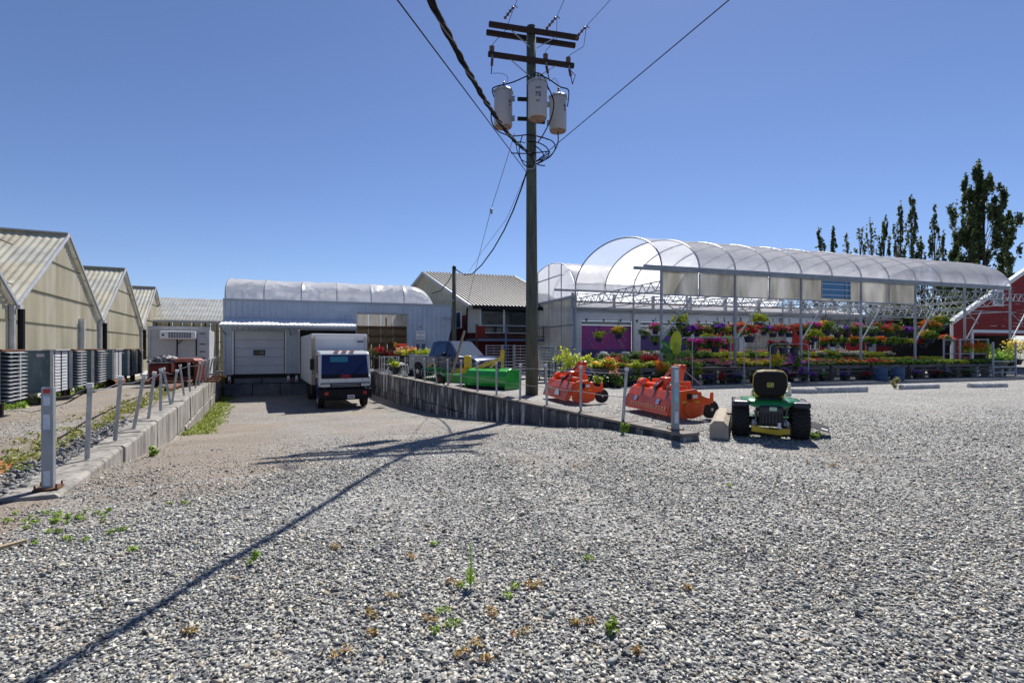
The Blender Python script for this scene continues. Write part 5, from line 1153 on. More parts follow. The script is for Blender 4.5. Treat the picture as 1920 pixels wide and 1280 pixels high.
def film_bay(parent, i, s0, mm, sp=SP_, rise=RISE, gzz=GZ_, wr=1.0):
    m_ = MB(); vs = []; nu, nw = 14, 40
    for a in range(nu+1):
        for b_ in range(nw+1):
            q = math.pi*b_/nw; sag = math.sin(math.pi*a/nu)**.6; tt = i*PITCH+PITCH*a/nu
            w_ = (noise.noise(Vector((tt*1.6+b_*.08, b_*.9-tt*.7, 3+s0)))*.05+noise.noise(Vector((tt*4, b_*1.7-tt, 8)))*.02)*sag*wr
            vs.append(hoop_pt(tt, s0, q, gzz, sp, rise, off=.065-.025*sag+w_))
    return MB().add(vs, [(a*(nw+1)+b_, (a+1)*(nw+1)+b_, (a+1)*(nw+1)+b_+1, a*(nw+1)+b_+1) for a in range(nu) for b_ in range(nw)]).build('roof_film', mm, parent, smooth=True, world=True)
for i in range(12): film_bay(cp, i, 0, m_filmclear if i == 0 else m_film)
# curtain panels hung under the near gutter
for i in range(9):
    t0 = i*PITCH+.05; t1 = (i+1)*PITCH-.05
    if t0+1 > 16.9: break
    if i == 5 or i == 6:
        pass
    MB().prism([E(t0, .0, 3.98), E(t1, .0, 3.98), E(t1, .0, 5.05), E(t0, .0, 5.05)], (0,0,0), tuple(G1*.012)).build('curtain_panel', m_curtain, cp, world=True)
for i in range(9): MB().beam(E(i*PITCH, -.03, 3.94), E(i*PITCH, -.03, 5.0), .06).build('mullion', m_galv2, cp, world=True)
MB().beam(E(0, -.02, 3.96), E(8*PITCH, -.02, 3.96), .05).build('curtain_rail', m_galv2, cp, world=True)
ta, tb = t_at(1541, -.15), t_at(1594, -.15)
wf = MB().beam(E(ta, -.15, 4.08), E(tb, -.15, 4.08), .05).beam(E(ta, -.15, 4.98), E(tb, -.15, 4.98), .05).beam(E(ta, -.15, 4.08), E(ta, -.15, 4.98), .05).beam(E(tb, -.15, 4.08), E(tb, -.15, 4.98), .05).beam(E(tb-.3, -.15, 4.08), E(tb-.3, -.15, 4.98), .04).build('blue_window', m_galv2, cp, world=True)
MB().prism([E(ta, -.13, 4.1), E(tb, -.13, 4.1), E(tb, -.13, 4.96), E(ta, -.13, 4.96)], (0,0,0), tuple(G1*.01)).build('pane', m_blue_win, wf)
for o_ in kids(wf):
    for v_ in o_.data.vertices: v_.co -= EO
for k in range(3):
    o_ = MB().beam(E(ta, -.17, 4.25+k*.28), E(tb, -.17, 4.25+k*.28), .04).build('louvre_bar', m_silver, wf)
    for v_ in o_.data.vertices: v_.co -= EO
for i in range(7):
    truss(MB(), E(i*B, .1, 4.58), E(i*B, SP_-.1, 4.58), .42, 12).build('truss', m_galv, cp, world=True)
    MB().beam(E(i*B, 0, 1.9), E(i*B+1.5, 0, 3.75), .055).build('knee_brace', m_galv2, cp, world=True); MB().beam(E(i*B, 0, 3.75), E(i*B+1.15, 0, 3.0), .035).build('knee_brace', m_galv, cp, world=True)
    MB().beam(E(i*B, 0, 3.75), E(i*B, SP_, 3.75), .04).build('tie_bar', m_galv, cp, world=True)
truss(MB(), E(16.3, .2, 4.85), E(28, .2, 4.85), .42, 22).build('truss', m_galv2, cp, world=True)
truss(MB(), E(12.3, 4.4, 4.2), E(27, 4.4, 4.2), .5, 22).build('truss', m_galv, cp, world=True)
truss(MB(), E(0, SP_-.2, 4.9), E(27, SP_-.2, 4.9), .45, 40).build('truss', m_galv, cp, world=True)
for s_, z in ((.0, 3.72), (2.2, 3.5), (4.4, 3.6), (6.6, 3.6)): MB().beam(E(-.3, s_, z), E(25, s_, z), .035).build('hanging_rail', m_galv, cp, world=True)
for tt in (17.8, 19.6, 21.4, 23): MB().beam(E(tt, .05, GZ_), E(tt, .05, 4.5), .05).box(tuple(E(tt, .05, 4.86)), (.3, .12, .1)).build('bracket', m_galv2, cp, world=True)
MB().tube([E(.1, .2, 4.75), E(-.6+0, SP_-.3, 5.35)], .009, 5).build('stay_cable', m_wire, cp, world=True)

# enclosed bay behind, with a panelled end wall
c2 = thing('glazed_greenhouse', 'clear-panelled arched greenhouse right behind the tall utility pole', 'greenhouse', EO+G1*SP_)
S2 = SP_; SPB = 8.4
for i in range(13):
    MB().tube([hoop_pt(i*PITCH, S2, math.pi*k/24, sp=SPB, rise=2.2, off=.02) for k in range(25)], .035, 6).build('hoop', m_galv, c2, world=True)
    if i < 12: film_bay(c2, i, S2, m_film, sp=SPB, rise=2.2)
MB().beam(E(-.5, S2+SPB, GZ_), E(24, S2+SPB, GZ_), .2, .15).build('gutter', m_galv2, c2, world=True)
nc = 4
for i in range(nc):
    sa = S2+SPB*i/nc; sb_ = S2+SPB*(i+1)/nc; zt = min(hoop_pt(0, S2, math.acos(max(-1, min(1, 1-2*(q-S2)/SPB))), sp=SPB, rise=2.2).z for q in (sa+.02, sb_-.02))
    def ht(q): return hoop_pt(0, S2, math.acos(max(-1, min(1, 1-2*(q-S2)/SPB))), sp=SPB, rise=2.2).z-.03
    MB().prism([E(0, sa+.03, GZ_-.3), E(0, sb_-.03, GZ_-.3), E(0, sb_-.03, ht(sb_-.03)), E(0, (sa+sb_)/2, ht((sa+sb_)/2)), E(0, sa+.03, ht(sa+.03))], (0,0,0), tuple(E1*.01)).build('end_panel', m_filmclear, c2, world=True)
    for z0, z1 in ((.1, 1.55), (1.6, 3.0), (3.05, 4.72)): MB().prism([E(0, sa+.03, z0), E(0, sb_-.03, z0), E(0, sb_-.03, z1), E(0, sa+.03, z1)], (0,0,0), tuple(E1*.012)).build('wall_panel', m_panel, c2, world=True)
    MB().beam(E(-.02, sa, 0), E(-.02, sa, ht(sa+.02) if i else GZ_), .06).build('mullion', m_galv2, c2, world=True)
for z in (1.57, 3.02): MB().beam(E(-.03, S2, z), E(-.03, S2+SPB, z), .06).build('girt', m_galv2, c2, world=True)
MB().beam(E(-.05, S2, 4.76), E(-.05, S2+SPB, 4.76), .12, .16).build('end_beam', m_siding_dark, c2, world=True)
MB().beam(E(-.04, S2+2.0, 6.35), E(-.04, S2+6.6, 6.35), .06).build('collar_beam', m_siding_dark, c2, world=True)
MB().box(tuple(E(-.1, S2+SPB-.3, 4.0)), (.3, .3, .16)).build('gutter_box', m_siding_dark, c2, world=True)

# white fascia with square columns and coloured screens
fw = thing('shop_front', 'white fascia and wide square columns with purple screens between them', 'shop front', E(0, SP_, 0))
SF = SP_+.15
MB().prism([E(-.1, SF, 3.28), E(27, SF, 3.28), E(27, SF, 4.03), E(-.1, SF, 4.03)], (0,0,0), tuple(G1*.2)).build('fascia', m_siding, fw, world=True)
MB().beam(E(-.1, SF-.1, 4.06), E(27, SF-.1, 4.06), .3, .08).beam(E(-.1, SF-.08, 3.9), E(27, SF-.08, 3.9), .05, .05).build('fascia_trim', m_siding_dark, fw, world=True)
for i in range(7): MB().box(tuple(E(i*4.2+.22, SF+.1, 1.64)), (.52, .25, 3.28), rz=math.atan2(E1.y, E1.x)).build('column', m_siding, fw, world=True, bevel=.01)
m_mag = mat('magenta_screen', (.26,.03,.16), .5, col2=(.17,.03,.20), scale=.9); m_nav = mat('deep_purple_screen', (.07,.03,.20), .5, col2=(.04,.03,.13), scale=1.0); m_sred = mat('red_screen', (.32,.02,.04), .6, col2=(.25,.015,.02), scale=2)
def screen(i, za, zb, mm, nm='screen'): 
    return MB().prism([E(i*4.2+.5, SF+.18, za), E((i+1)*4.2-.08, SF+.18, za), E((i+1)*4.2-.08, SF+.18, zb), E(i*4.2+.5, SF+.18, zb)], (0,0,0), tuple(G1*.02)).build(nm, mm, fw, world=True)
screen(0, 1.5, 3.0, m_mag); screen(0, 3.02, 3.26, m_siding_dark, 'transom'); screen(1, 3.02, 3.26, m_siding_dark, 'transom'); screen(2, 3.12, 3.26, m_siding_dark, 'transom'); screen(3, 2.72, 3.26, m_siding_dark, 'transom'); screen(0, 0, 1.5, m_nav); screen(1, 2.4, 3.0, mat('grey_screen', (.28,.30,.36), .6)); screen(1, 0, 2.4, m_nav); screen(2, 0, 3.1, m_sred); screen(3, 0, 2.7, m_panel)
for i in range(4, 6): screen(i, 0, 3.0, m_red)
rr = random.Random(2)
for k in range(16):
    q = rr.uniform(.6, 3.4); z = rr.uniform(.6, 2.6); l = rr.uniform(.2, .7)
    MB().beam(E(q, SF+.165, z), E(q+l*.7, SF+.165, z-l), .022, .008).build('pale_streak' if False else 'white_streak', m_silver, fw, world=True)  # thin pale diagonal strips over the first screen
for q, z in ((14.3-1.0, 0), ): pass
for i in range(12): MB().beam(E(13.2+i*.32, SF+.12, .0), E(13.2+i*.32, SF+.12, 2.7), .03).build('screen_bar', m_siding_dark, fw, world=True)
for z in (.8, 1.7, 2.5): MB().beam(E(13.0, SF+.12, z), E(16.8, SF+.12, z), .04).build('screen_bar', m_siding_dark, fw, world=True)
for px, s_ in ((1358, '2'), (1389, '2'), (1462, '7')):
    tt = t_at(px, SF-.02); Mx = Matrix.Translation(E(tt, SF-.02, 3.55)-E(0, SP_, 0)) @ Matrix.Rotation(math.atan2(E1.y, E1.x), 4, 'Z') @ Matrix.Rotation(R(90), 4, 'X'); text_part(s_, .36, Mx, m_ink, fw, name='bay_number')
for i in range(22):
    tt = .8+i*1.2; MB().lathe(E(tt, SF-.06, 3.34), [(.02, -.1), (.05, -.06), (.05, .04), (.02, .06)], 8).build('hook', m_black, fw, world=True)
# low roofs and uprights showing between fascia and canopy
lr = thing('back_roof_row', 'row of low white film roofs showing just above the white fascia', 'roof', E(0, SP_+1, 0))
for i in range(9):
    t0 = i*2.9; MB().prism([E(t0+.05, SP_+.6, 4.12), E(t0+2.8, SP_+.6, 4.12), E(t0+2.8, SP_+4, 4.75), E(t0+.05, SP_+4, 4.75)], (0,0,0), (0,0,.03)).build('roof_sheet', m_film, lr, world=True)
    MB().beam(E(t0, SP_+.4, 4.02), E(t0, SP_+.4, 5.0), .22, .16).build('upright', m_galv2, lr, world=True)
MB().beam(E(0, SP_+4.1, 4.85), E(26, SP_+4.1, 4.85), .1, .12).build('ridge_beam', m_brown, lr, world=True)
# red building with white windows behind
rb = thing('red_building', 'long dark red building with white-framed windows behind the flower tables', 'building', E(12, 12.5, 0))
MB().prism([E(13.5, 9.3, 0), E(31, 9.3, 0), E(31, 9.3, 3.1), E(13.5, 9.3, 3.1)], (0,0,0), tuple(G1*.2)).build('wall', m_red, rb, world=True)
for px in (1527, 1574):
    tt = t_at(px, 9.25); w_ = 1.15 if px > 1550 else .9; f_ = MB().prism([E(tt-w_/2, 9.2, 1.45), E(tt+w_/2, 9.2, 1.45), E(tt+w_/2, 9.2, 2.55), E(tt-w_/2, 9.2, 2.55)], (0,0,0), tuple(G1*.08)).build('window', m_trim, rb, world=True)
    for s_ in (-1, 1):
        o_ = MB().prism([E(tt+s_*w_/4-w_/4+.06, 9.18, 1.52), E(tt+s_*w_/4+w_/4-.06, 9.18, 1.52), E(tt+s_*w_/4+w_/4-.06, 9.18, 2.48), E(tt+s_*w_/4-w_/4+.06, 9.18, 2.48)], (0,0,0), tuple(G1*.01)).build('pane', m_glass, f_, world=False)
        for v_ in o_.data.vertices: v_.co -= E(12, 12.5, 0)
for i in range(8):
    tt = t_at(1540+i*17, SF-.03); f_ = MB().prism([E(tt, SF-.05, 3.36), E(tt+.85, SF-.05, 3.36), E(tt+.85, SF-.05, 3.86), E(tt, SF-.05, 3.86)], (0,0,0), tuple(G1*.03)).build('upper_window', m_glass, fw, world=True)

# ------------------------------------------------------------------ red barn at the right
bo = P(1783, HZ, 33.2); bo.z = 0
bn = thing('red_barn', 'red boarded barn with white trim and a wide open doorway at the right edge', 'barn', bo, math.atan2(E1.y, E1.x))
ze = 3.25; run = 9.0; pit = .49; n = 24; opx0 = 2.05; opz = 2.62
hb = .22; z = 0; k = 0
while z < ze+run*pit-.1:
    x0 = 0 if z < ze else (z-ze)/pit; 
    segs = [(x0, 16)] if z+hb > opz else [(0, opx0), (12.0, 16)]
    for a, b_ in segs:
        if b_-a > .1: MB().prism([Vector((a, 0, z)), Vector((b_, 0, z)), Vector((b_, 0, z+hb-.008)), Vector((a+(hb/pit if z+hb > ze and z >= ze else 0), 0, z+hb-.008))], (0, -.012, 0), (0, .02, 0)).build('board', m_red, bn)
    z += hb
MB().box((-.0, -.04, ze/2), (.2, .08, ze)).build('corner_trim', m_trim, bn)
MB().beam((-.25, -.28, ze-.05), (run, -.28, ze-.05+(run+.25)*pit), .06, .18).beam((-.35, -.48, ze+.10), (run, -.48, ze+.10+(run+.35)*pit), .05, .14).build('rake_board', m_trim, bn)
MB().prism([Vector((-.45, -.5, ze+.02)), Vector((run, -.5, ze+.02+(run+.45)*pit)), Vector((run, -.5, ze+.16+(run+.45)*pit)), Vector((-.45, -.5, ze+.16))], (0,0,0), (5.5,4.0,0)).build('roof', m_siding_dark, bn)
MB().box((opx0-.09, -.05, opz/2), (.2, .1, opz)).box((7, -.05, opz+.07), (10.1, .1, .2)).build('door_frame', m_trim, bn)
MB().box((opx0+.15, .3, opz/2), (.12, .5, opz)).build('door_leaf', m_siding, bn)
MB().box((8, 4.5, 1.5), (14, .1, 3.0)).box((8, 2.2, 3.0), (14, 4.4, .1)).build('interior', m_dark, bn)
MB().box((8, 2.3, .03), (14, 4.4, .05)).build('floor', m_conc, bn)
wf = MB().box((4.55, -.06, 4.95), (1.1, .08, 1.1)).build('upper_window', m_trim, bn); MB().box((4.6, -.11, 4.95), (.7, .02, .8)).build('pane', m_glass, wf)

# ------------------------------------------------------------------ plants on tables
GR = [(.14,.26,.035),(.09,.18,.03),(.20,.34,.05)]; YG = [(.50,.56,.04),(.32,.44,.04),(.58,.60,.06)]; DK = [(.035,.07,.02),(.05,.10,.03)]
COL = {'red': [(.80,.03,.05),(.66,.02,.06)], 'orange': [(.88,.22,.03),(.85,.34,.06)], 'yellow': [(.88,.62,.05),(.78,.58,.08)], 'magenta': [(.80,.04,.40),(.85,.10,.50)],
       'pink': [(.85,.25,.42),(.78,.13,.28)], 'purple': [(.22,.06,.48),(.30,.10,.55)], 'white': [(.75,.74,.72),(.68,.66,.66)], 'yellow-green': YG, 'green': GR, 'salmon': [(.72,.35,.22),(.66,.28,.22)], 'violet': [(.45,.10,.62),(.52,.16,.66)]}
def flat_mesh(cn, seed, fol=GR, h=.22):
    o = leaf_mesh('flower_flat', [((0,0,h*.45), (.33,.46,h*.62), 170, .062, fol, 9, .3), ((0,0,h*.75), (.34,.46,h*.45), 150, .055, COL[cn], 8, 1.0), ((0,0,.05), (.30,.42,.05), 40, .06, [(.012,.012,.014)], 0, .2)], m_leaf, seed=seed)
    return o
protos = {}
ordn = lambda k: ['first','second','third','fourth','fifth','sixth','seventh','eighth','ninth','tenth'][k-1] if k <= 10 else f'{k}th'
def put_flat(cn, loc, fol=None, h=.22, label='', rz=0, sc=1.0):
    key = (cn, h, id(fol))
    if key not in protos: o = flat_mesh(cn, len(protos)+20, fol or GR, h); protos[key] = o
    else: o = protos[key].copy(); C.objects.link(o)
    o.location = loc; o.rotation_euler = (0, 0, rz); o.scale = (sc, 1, rr.uniform(.85, 1.2)); tag(o, label, 'bedding plants', 'flats of bedding plants on the tables'); return o
EA = math.atan2(E1.y, E1.x)
def bench(label, t0, s0, ln, z, dp_=.95, low=True, legs='block'):
    b_ = thing('plank_table', label, 'table', E(t0, s0, 0), EA, 'plank tables in the flower yard'); legs = 'wood' if int(abs(t0)*10) % 3 else 'block'
    for k in range(4): MB().box((ln/2, dp_*(k+.5)/4, z-.02), (ln, dp_/4-.02, .04)).build('plank', m_wood, b_)
    MB().box((ln/2, -.015, z-.08), (ln, .03, .14)).build('front_rail', m_wood, b_)
    if low:
        for k in range(2): MB().box((ln/2+.05, .15+k*.3, .20), (ln-.1, .22, .035)).build('plank', m_wood, b_)
        MB().box((ln/2, -.02, z*.62), (ln*.98, .025, .06)).build('side_rail', m_wood, b_)
    for x in (.2, ln*.5, ln-.2): MB().box((x, .3, (z-.05)/2), (.19, .4, z-.05)).build('leg_block', m_conc_pale if legs == 'block' else m_wood, b_)
    return b_
tA0 = t_at(1040, -1.2); k = 0; rowcol = []
def colour_at(px):
    tab = [(1100,'yellow-green'),(1180,'yellow'),(1260,'yellow-green'),(1300,'green'),(1345,'salmon'),(1380,'pink'),(1440,'yellow'),(1475,'pink'),(1500,'violet'),(1555,'salmon'),(1605,'orange'),(1640,'red'),(1665,'orange'),(1740,'green'),(1800,'yellow-green'),(1900,'green')]
    for p_, c_ in tab:
        if px <= p_: return c_
    return 'green'
names = {'yellow-green': 'yellow-green leafy', 'green': 'green leafy'}
rows = [('front', -1.25, .72, -4.6, 22.5, None), ('second', 1.1, .80, -2.6, 22.5, None), ('third', 3.2, 1.0, -1.2, 22, None), ('back', 5.6, 1.15, 2, 23, None)]
for rn, s0, z, ta, tb, _ in rows:
    ln = 2.5; n = int((tb-ta)/(ln+.15)); 
    for i in range(n):
        t0 = ta+i*(ln+.15)
        bench(f'weathered plank table, {ordn(i+1)} from the left in the {rn} row of tables', t0, s0, ln, z, low=(rn == 'front'))
    cnt = 0; tt = ta+.3
    while tt < ta+n*(ln+.15)-.3:
        c_ = E(tt, s0+.45, 0); px = 960+F*c_.x/c_.y
        if rn == 'front': cn = colour_at(px)
        elif rn == 'second': cn = rr.choice(['yellow','orange','green','yellow-green','red','yellow-green']) if px > 1500 else colour_at(px+40)
        elif rn == 'third': cn = rr.choice(['yellow-green','green','yellow-green','white'])
        else: cn = rr.choice(['yellow-green','yellow','green','salmon','pink'])
        cnt += 1
        fol = YG if cn in ('yellow-green', 'yellow') and rr.random() < .7 else None
        if not (rn == 'front' and 1285 < px < 1400 and rr.random() < .5):
            put_flat(cn, E(tt, s0+.45+rr.uniform(-.05,.05), z), fol, .22 if rn != 'third' else .34, f'{names.get(cn, cn+"-flowered")} bedding plants, {ordn(cnt)} tray from the left on the {rn} tables', EA+rr.uniform(-.08,.08))
        tt += .63
# pots on the lower shelves
def pot_plant(name, label, loc, r_, h, cols, fcols=None, seed=1, pot=m_blackpot, ph=None, fr=None, n=220, cat='potted plant', group=None, hang=0, leafsz=.05):
    t_ = thing(name, label, cat, loc, 0, group); ph = ph or r_*1.1
    MB().lathe((0,0,0), [(r_*.72, 0), (r_*.98, ph*.93), (r_*1.06, ph*.93), (r_*1.06, ph), (r_*.9, ph)], 14).build('pot', pot, t_, smooth=False)
    fr = fr or r_*1.7
    sp_ = [((0,0,ph+h*.42), (fr, fr, h*.55), n, leafsz, cols, 10, .2)]
    leaf_mesh('foliage', sp_, m_leaf, t_, seed=seed)
    if fcols: leaf_mesh('flowers', [((0,0,ph+h*.62), (fr*1.05, fr*1.05, h*.48), int(n*.9), leafsz*.9, fcols, 9, .8)], m_petal, t_, seed=seed+50)
    if hang:
        m_ = MB()
        for a in range(3): m_.tube([(r_*math.cos(a*2.1), r_*math.sin(a*2.1), ph), (0, 0, ph+hang)], .007, 4)
        m_.build('hanger', m_black, t_)
    return t_
BK = {}
def basket(cn, px, py, s_, label, r_=.19, sc=1.0, pot=m_pot):
    tt = t_at(px, s_); p = E(tt, s_, 0); z = CAMH+(HZ-py)/F*p.y-.30*sc; loc = Vector((p.x, p.y, z)); key = cn
    if key not in BK:
        fc = COL[cn] if cn not in ('green', 'yellow-green') else None
        BK[key] = pot_plant('hanging_basket', label, loc, r_, .42, YG if cn == 'yellow-green' else GR, fc, seed=len(BK)+70, pot=pot, n=420, cat='hanging basket', group='hanging flower baskets in the yard', hang=.75, fr=.40, leafsz=.06); BK[key].scale = (sc,)*3
    else: dup(BK[key], loc, rr.uniform(0, 6), label, scale=sc)
BL = [('yellow-green',1123,627,7,1),('yellow',1160,620,7,1.15),('white',1208,622,7,1),('magenta',1229,613,7,1),('green',1229,635,7,.9),('yellow-green',1275,598,3,1.2),('white',1268,620,3,1.3),('purple',1288,618,3,1.2),
 ('magenta',1300,645,1.2,1.1),('yellow-green',1324,636,1.6,1.2),('magenta',1341,643,1.2,1.15),('yellow-green',1360,638,1.6,1.1),('pink',1308,617,3,1),('yellow',1324,619,3,1),('purple',1345,612,3,1),('yellow-green',1359,617,3,.9),('pink',1374,615,3,1),('orange',1388,613,3,1),('red',1405,622,1.2,1.4),('yellow-green',1422,597,2,1.3),('purple',1432,614,3,1),('red',1449,617,3,1.1),('pink',1465,616,3,1),('red',1480,617,3,1.1),('red',1500,614,3,1),('orange',1512,617,3,1),('magenta',1525,613,2.5,1.1),('yellow-green',1527,625,2,1.1),('yellow',1549,612,2.5,1.3),
 ('white',1570,619,2.5,1),('purple',1588,618,2.5,1.1),('pink',1605,615,2.5,1.1),('white',1620,617,2.5,1),('white',1636,618,2.5,1),('red',1651,614,2.5,1.2),('orange',1664,619,2.5,1),('red',1677,615,2.5,1.1),('purple',1693,619,2.5,1.1),('purple',1708,620,2.5,1.1),('violet',1724,621,2.5,1.1),('orange',1745,612,1.6,1.4),('yellow',1743,628,1.2,1.2),('red',1731,638,2.5,1.1),('yellow',1764,602,1.6,1.3),('red',1777,634,2.5,1),
 ('orange',1545,638,3.4,1),('yellow',1562,637,3.4,1),('yellow',1580,636,3.4,1),('orange',1600,636,3.4,1),('red',1522,634,3.4,.9),('yellow',1630,637,3.4,1),('orange',1650,637,3.4,1),('green',1668,637,3.4,1.1),('green',1686,638,3.4,1.1),('yellow-green',1702,638,3.4,1)]
seen = {}
for cn, px, py, s_, sc in BL:
    low = py > 626; seen[(cn, low)] = seen.get((cn, low), 0)+1
BL.sort(key=lambda q: q[1]); cnt = {}
for cn, px, py, s_, sc in BL:
    low = py > 626; cnt[(cn, low)] = cnt.get((cn, low), 0)+1; tot = seen[(cn, low)]; k_ = cnt[(cn, low)]
    lab = f'{names.get(cn, cn+"-flowered")} hanging basket in the {"lower" if low else "upper"} tier, '+('the only one of its colour there' if tot == 1 else f'{ordn(k_)} of its colour from the left')
    basket(cn, px, py+4, s_, lab, sc=sc*1.02)
# taller shrubs and red plumes left of centre
SH = [('tall yellow-green shrub in a pot left of the purple screen', 1065, 676, 26, YG, None, -1.0), ('second bright yellow-green shrub beside the tall one', 1095, 680, 20, YG, None, -.6), ('dark green potted shrub under the purple screen', 1115, 684, 16, GR, None, -.3), ('yellow-green bushy plant with orange tips in front of the purple screen', 1140, 688, 18, YG, COL['orange'], -1.0),
      ('red plume flowers in front of the purple screen', 1165, 682, 22, GR, COL['red'], 1.0), ('red and orange plumes right of the white column', 1214, 680, 20, GR, COL['red'], 1.0), ('low lime-green plant under the white column', 1190, 690, 14, YG, None, -1.0), ('lime-green and copper plant left of the banana', 1240, 690, 15, YG, COL['orange'], -1.2), ('lime-green plant right of the banana', 1300, 690, 16, YG, None, -1.0),
      ('small green plant on a low shelf behind the left tiller', 1052, 708, 9, GR, None, -1.6), ('light green pot plant low behind the fence', 1122, 712, 9, YG, None, -1.9), ('green plant on the ground behind the wire fence', 1160, 722, 11, GR, None, -2.0), ('copper-leaved plant under the planks', 1152, 703, 8, GR, COL['salmon'], -1.9),
      ('white-pink flowering plant on the gravel behind the left tiller', 1052, 712, 10, GR, COL['white'], -2.0), ('purple petunias in a tub under the plank table', 1432+60, 676, 13, GR, COL['violet'], -1.7), ('yellow and pink flowering pot beside the purple petunias', 1457, 676, 12, YG, COL['yellow'], -1.7), ('violet flowers low under the plank table right of the mower seat', 1508, 700, 10, GR, COL['purple'], -1.9), ('purple flowering pot under the plank tables', 1472, 700, 8, DK, COL['purple'], -1.9),
      ('yellow-green shrub in a blue pot at the far right doorway', 1905, 655, 22, YG, COL['yellow'], -1.2), ('lime shrub above the right rack', 1868, 672, 15, YG, None, -.4), ('orange and yellow flowers on the right rack', 1812, 652, 12, YG, COL['orange'], -.4), ('yellow and bronze flowers on the right rack', 1840, 654, 14, YG, COL['orange'], -.4), ('green plant in the right rack foreground', 1895, 668, 16, GR, None, -.8)]
for i, (lab, px, py, rp, c1, c2_, s_) in enumerate(SH):
    tt = t_at(px, s_); p = E(tt, s_, 0); rad = rp/F*p.y; zc = CAMH+(HZ-py)/F*p.y; z0 = max(0, zc-rad*1.3)
    pot_plant('potted_shrub', lab, Vector((p.x, p.y, z0)), max(.12, rad*.45), rad*1.7, c1, c2_, seed=200+i, n=420, fr=rad, leafsz=.065 if rp > 14 else .05, ph=min(.3, rad*.5))
for i in range(22):
    px = 1045+i*11+rr.uniform(-5, 5); s_ = rr.choice([-1.3, -.9, -1.6]); tt = t_at(px, s_); p = E(tt, s_, 0)
    pot_plant('nursery_pot', f'dark nursery pot on the ground under the left tables, {ordn(i+1)} from the left', Vector((p.x, p.y, .02)), .15, .30, DK+GR, None, seed=300+i, n=110, cat='potted plant', group='dark nursery pots under the left tables')
for i in range(16):
    px = 1320+i*33+rr.uniform(-13, 13); tt = t_at(px, -1.5); p = E(tt, -1.45, 0)
    pot_plant('nursery_pot', f'dark planted pot in front of the plank tables, {ordn(i+1)} from the left', Vector((p.x, p.y, .02)), .14, .26, DK, COL[['purple','red','purple','green'][i % 4]], seed=340+i, n=100, cat='potted plant', group='dark pots in front of the plank tables')
for px, py, sc, cn in ((1449, 659, 1.1, 'red'), (1469, 659, 1.1, 'red'), (1489, 660, 1.15, 'red')):
    tt = t_at(px, -1.6); p = E(tt, -1.6, 0); z = CAMH+(HZ-py)/F*p.y-.12
    pot_plant('rack_pot', {1449: 'leftmost', 1469: 'middle', 1489: 'rightmost'}[px]+' of three dark pots with red flowers on the metal frame', Vector((p.x, p.y, z)), .21, .30, GR, COL['red'], seed=px, pot=m_pot, ph=.30, n=260, fr=.24)
# banana plant
bp0 = E(t_at(1265, -1.7), -1.7, 0); t = thing('banana_plant', 'banana plant with one huge glowing yellow-green leaf', 'banana plant', bp0)
MB().lathe((0,0,.35), [(.16, 0), (.22, .34), (.24, .36), (.2, .36)], 14).build('pot', m_terra, t); MB().tube([(0,0,.6), (.02,0,1.0), (.05,0,1.35)], .05, 10, r2=.035).build('stem', mat('banana_stem', (.16,.20,.05), .6), t)
def broad_leaf(base, tip, width, col, bend=.15):
    base, tip = Vector(base), Vector(tip); d = tip-base; side = d.cross(Vector((0, 1, .15))).normalized() if abs(d.normalized().y) < .8 else Vector((1,0,0)); nrm = side.cross(d).normalized(); m_ = MB(); n = 14; vs = []
    for i in range(n+1):
        s = i/n; w_ = width*(math.sin(math.pi*min(1, (s*.93+.03)))**.6)*(1 if s > .08 else .4); c_ = base+d*s+nrm*(bend*math.sin(math.pi*s)*d.length); fl = width*.22
        rp = .03*width*math.sin(s*60)
        vs += [c_-side*w_*.5+nrm*(fl+rp), c_-side*w_*.25+nrm*(fl*.35), c_, c_+side*w_*.25+nrm*(fl*.35), c_+side*w_*.5+nrm*(fl-rp)]
    return m_.add(vs, [(i*5+j, i*5+j+1, i*5+j+6, i*5+j+5) for i in range(n) for j in range(4)], col).build('leaf', m_leaf, t, smooth=True)
broad_leaf((.05,0,1.3), (.17,.05,2.28), .50, (.50,.56,.03), .06); broad_leaf((.02,0,1.25), (-.62,-.1,1.52), .26, (.05,.17,.05)); broad_leaf((.02,0,1.3), (-.50,.1,1.90), .24, (.05,.16,.06)); broad_leaf((.02,0,1.2), (-.40,-.15,1.25), .26, (.12,.22,.05))
broad_leaf((.05,0,1.2), (.10,-.1,1.78), .34, (.36,.46,.04), -.05); broad_leaf((.05,0,1.2), (.62,-.1,1.30), .22, (.10,.20,.04)); broad_leaf((.05,0,1.25), (.85,.1,1.42), .20, (.20,.32,.05)); broad_leaf((0,0,1.1), (-.45,.2,1.05), .2, (.06,.14,.04))
bp1 = E(t_at(1878, -.9), -.9, 0); t = thing('banana_plant', 'light green broad-leaved plant in front of the barn doorway', 'banana plant', bp1)
MB().lathe((0,0,0), [(.18, 0), (.26, .42), (.28, .45), (.2, .45)], 14).build('pot', m_blackpot, t); MB().tube([(0,0,.4), (0,0,1.0)], .05, 8).build('stem', m_bark, t)
for a, z, l in ((-.9, 2.1, .8), (-.3, 1.9, .7), (.5, 1.7, .8), (.9, 1.3, .7), (-.7, 1.3, .6)): broad_leaf((0,0,.95), (a*l, -.1, z-.3), .30, (.22,.38,.07), .1)

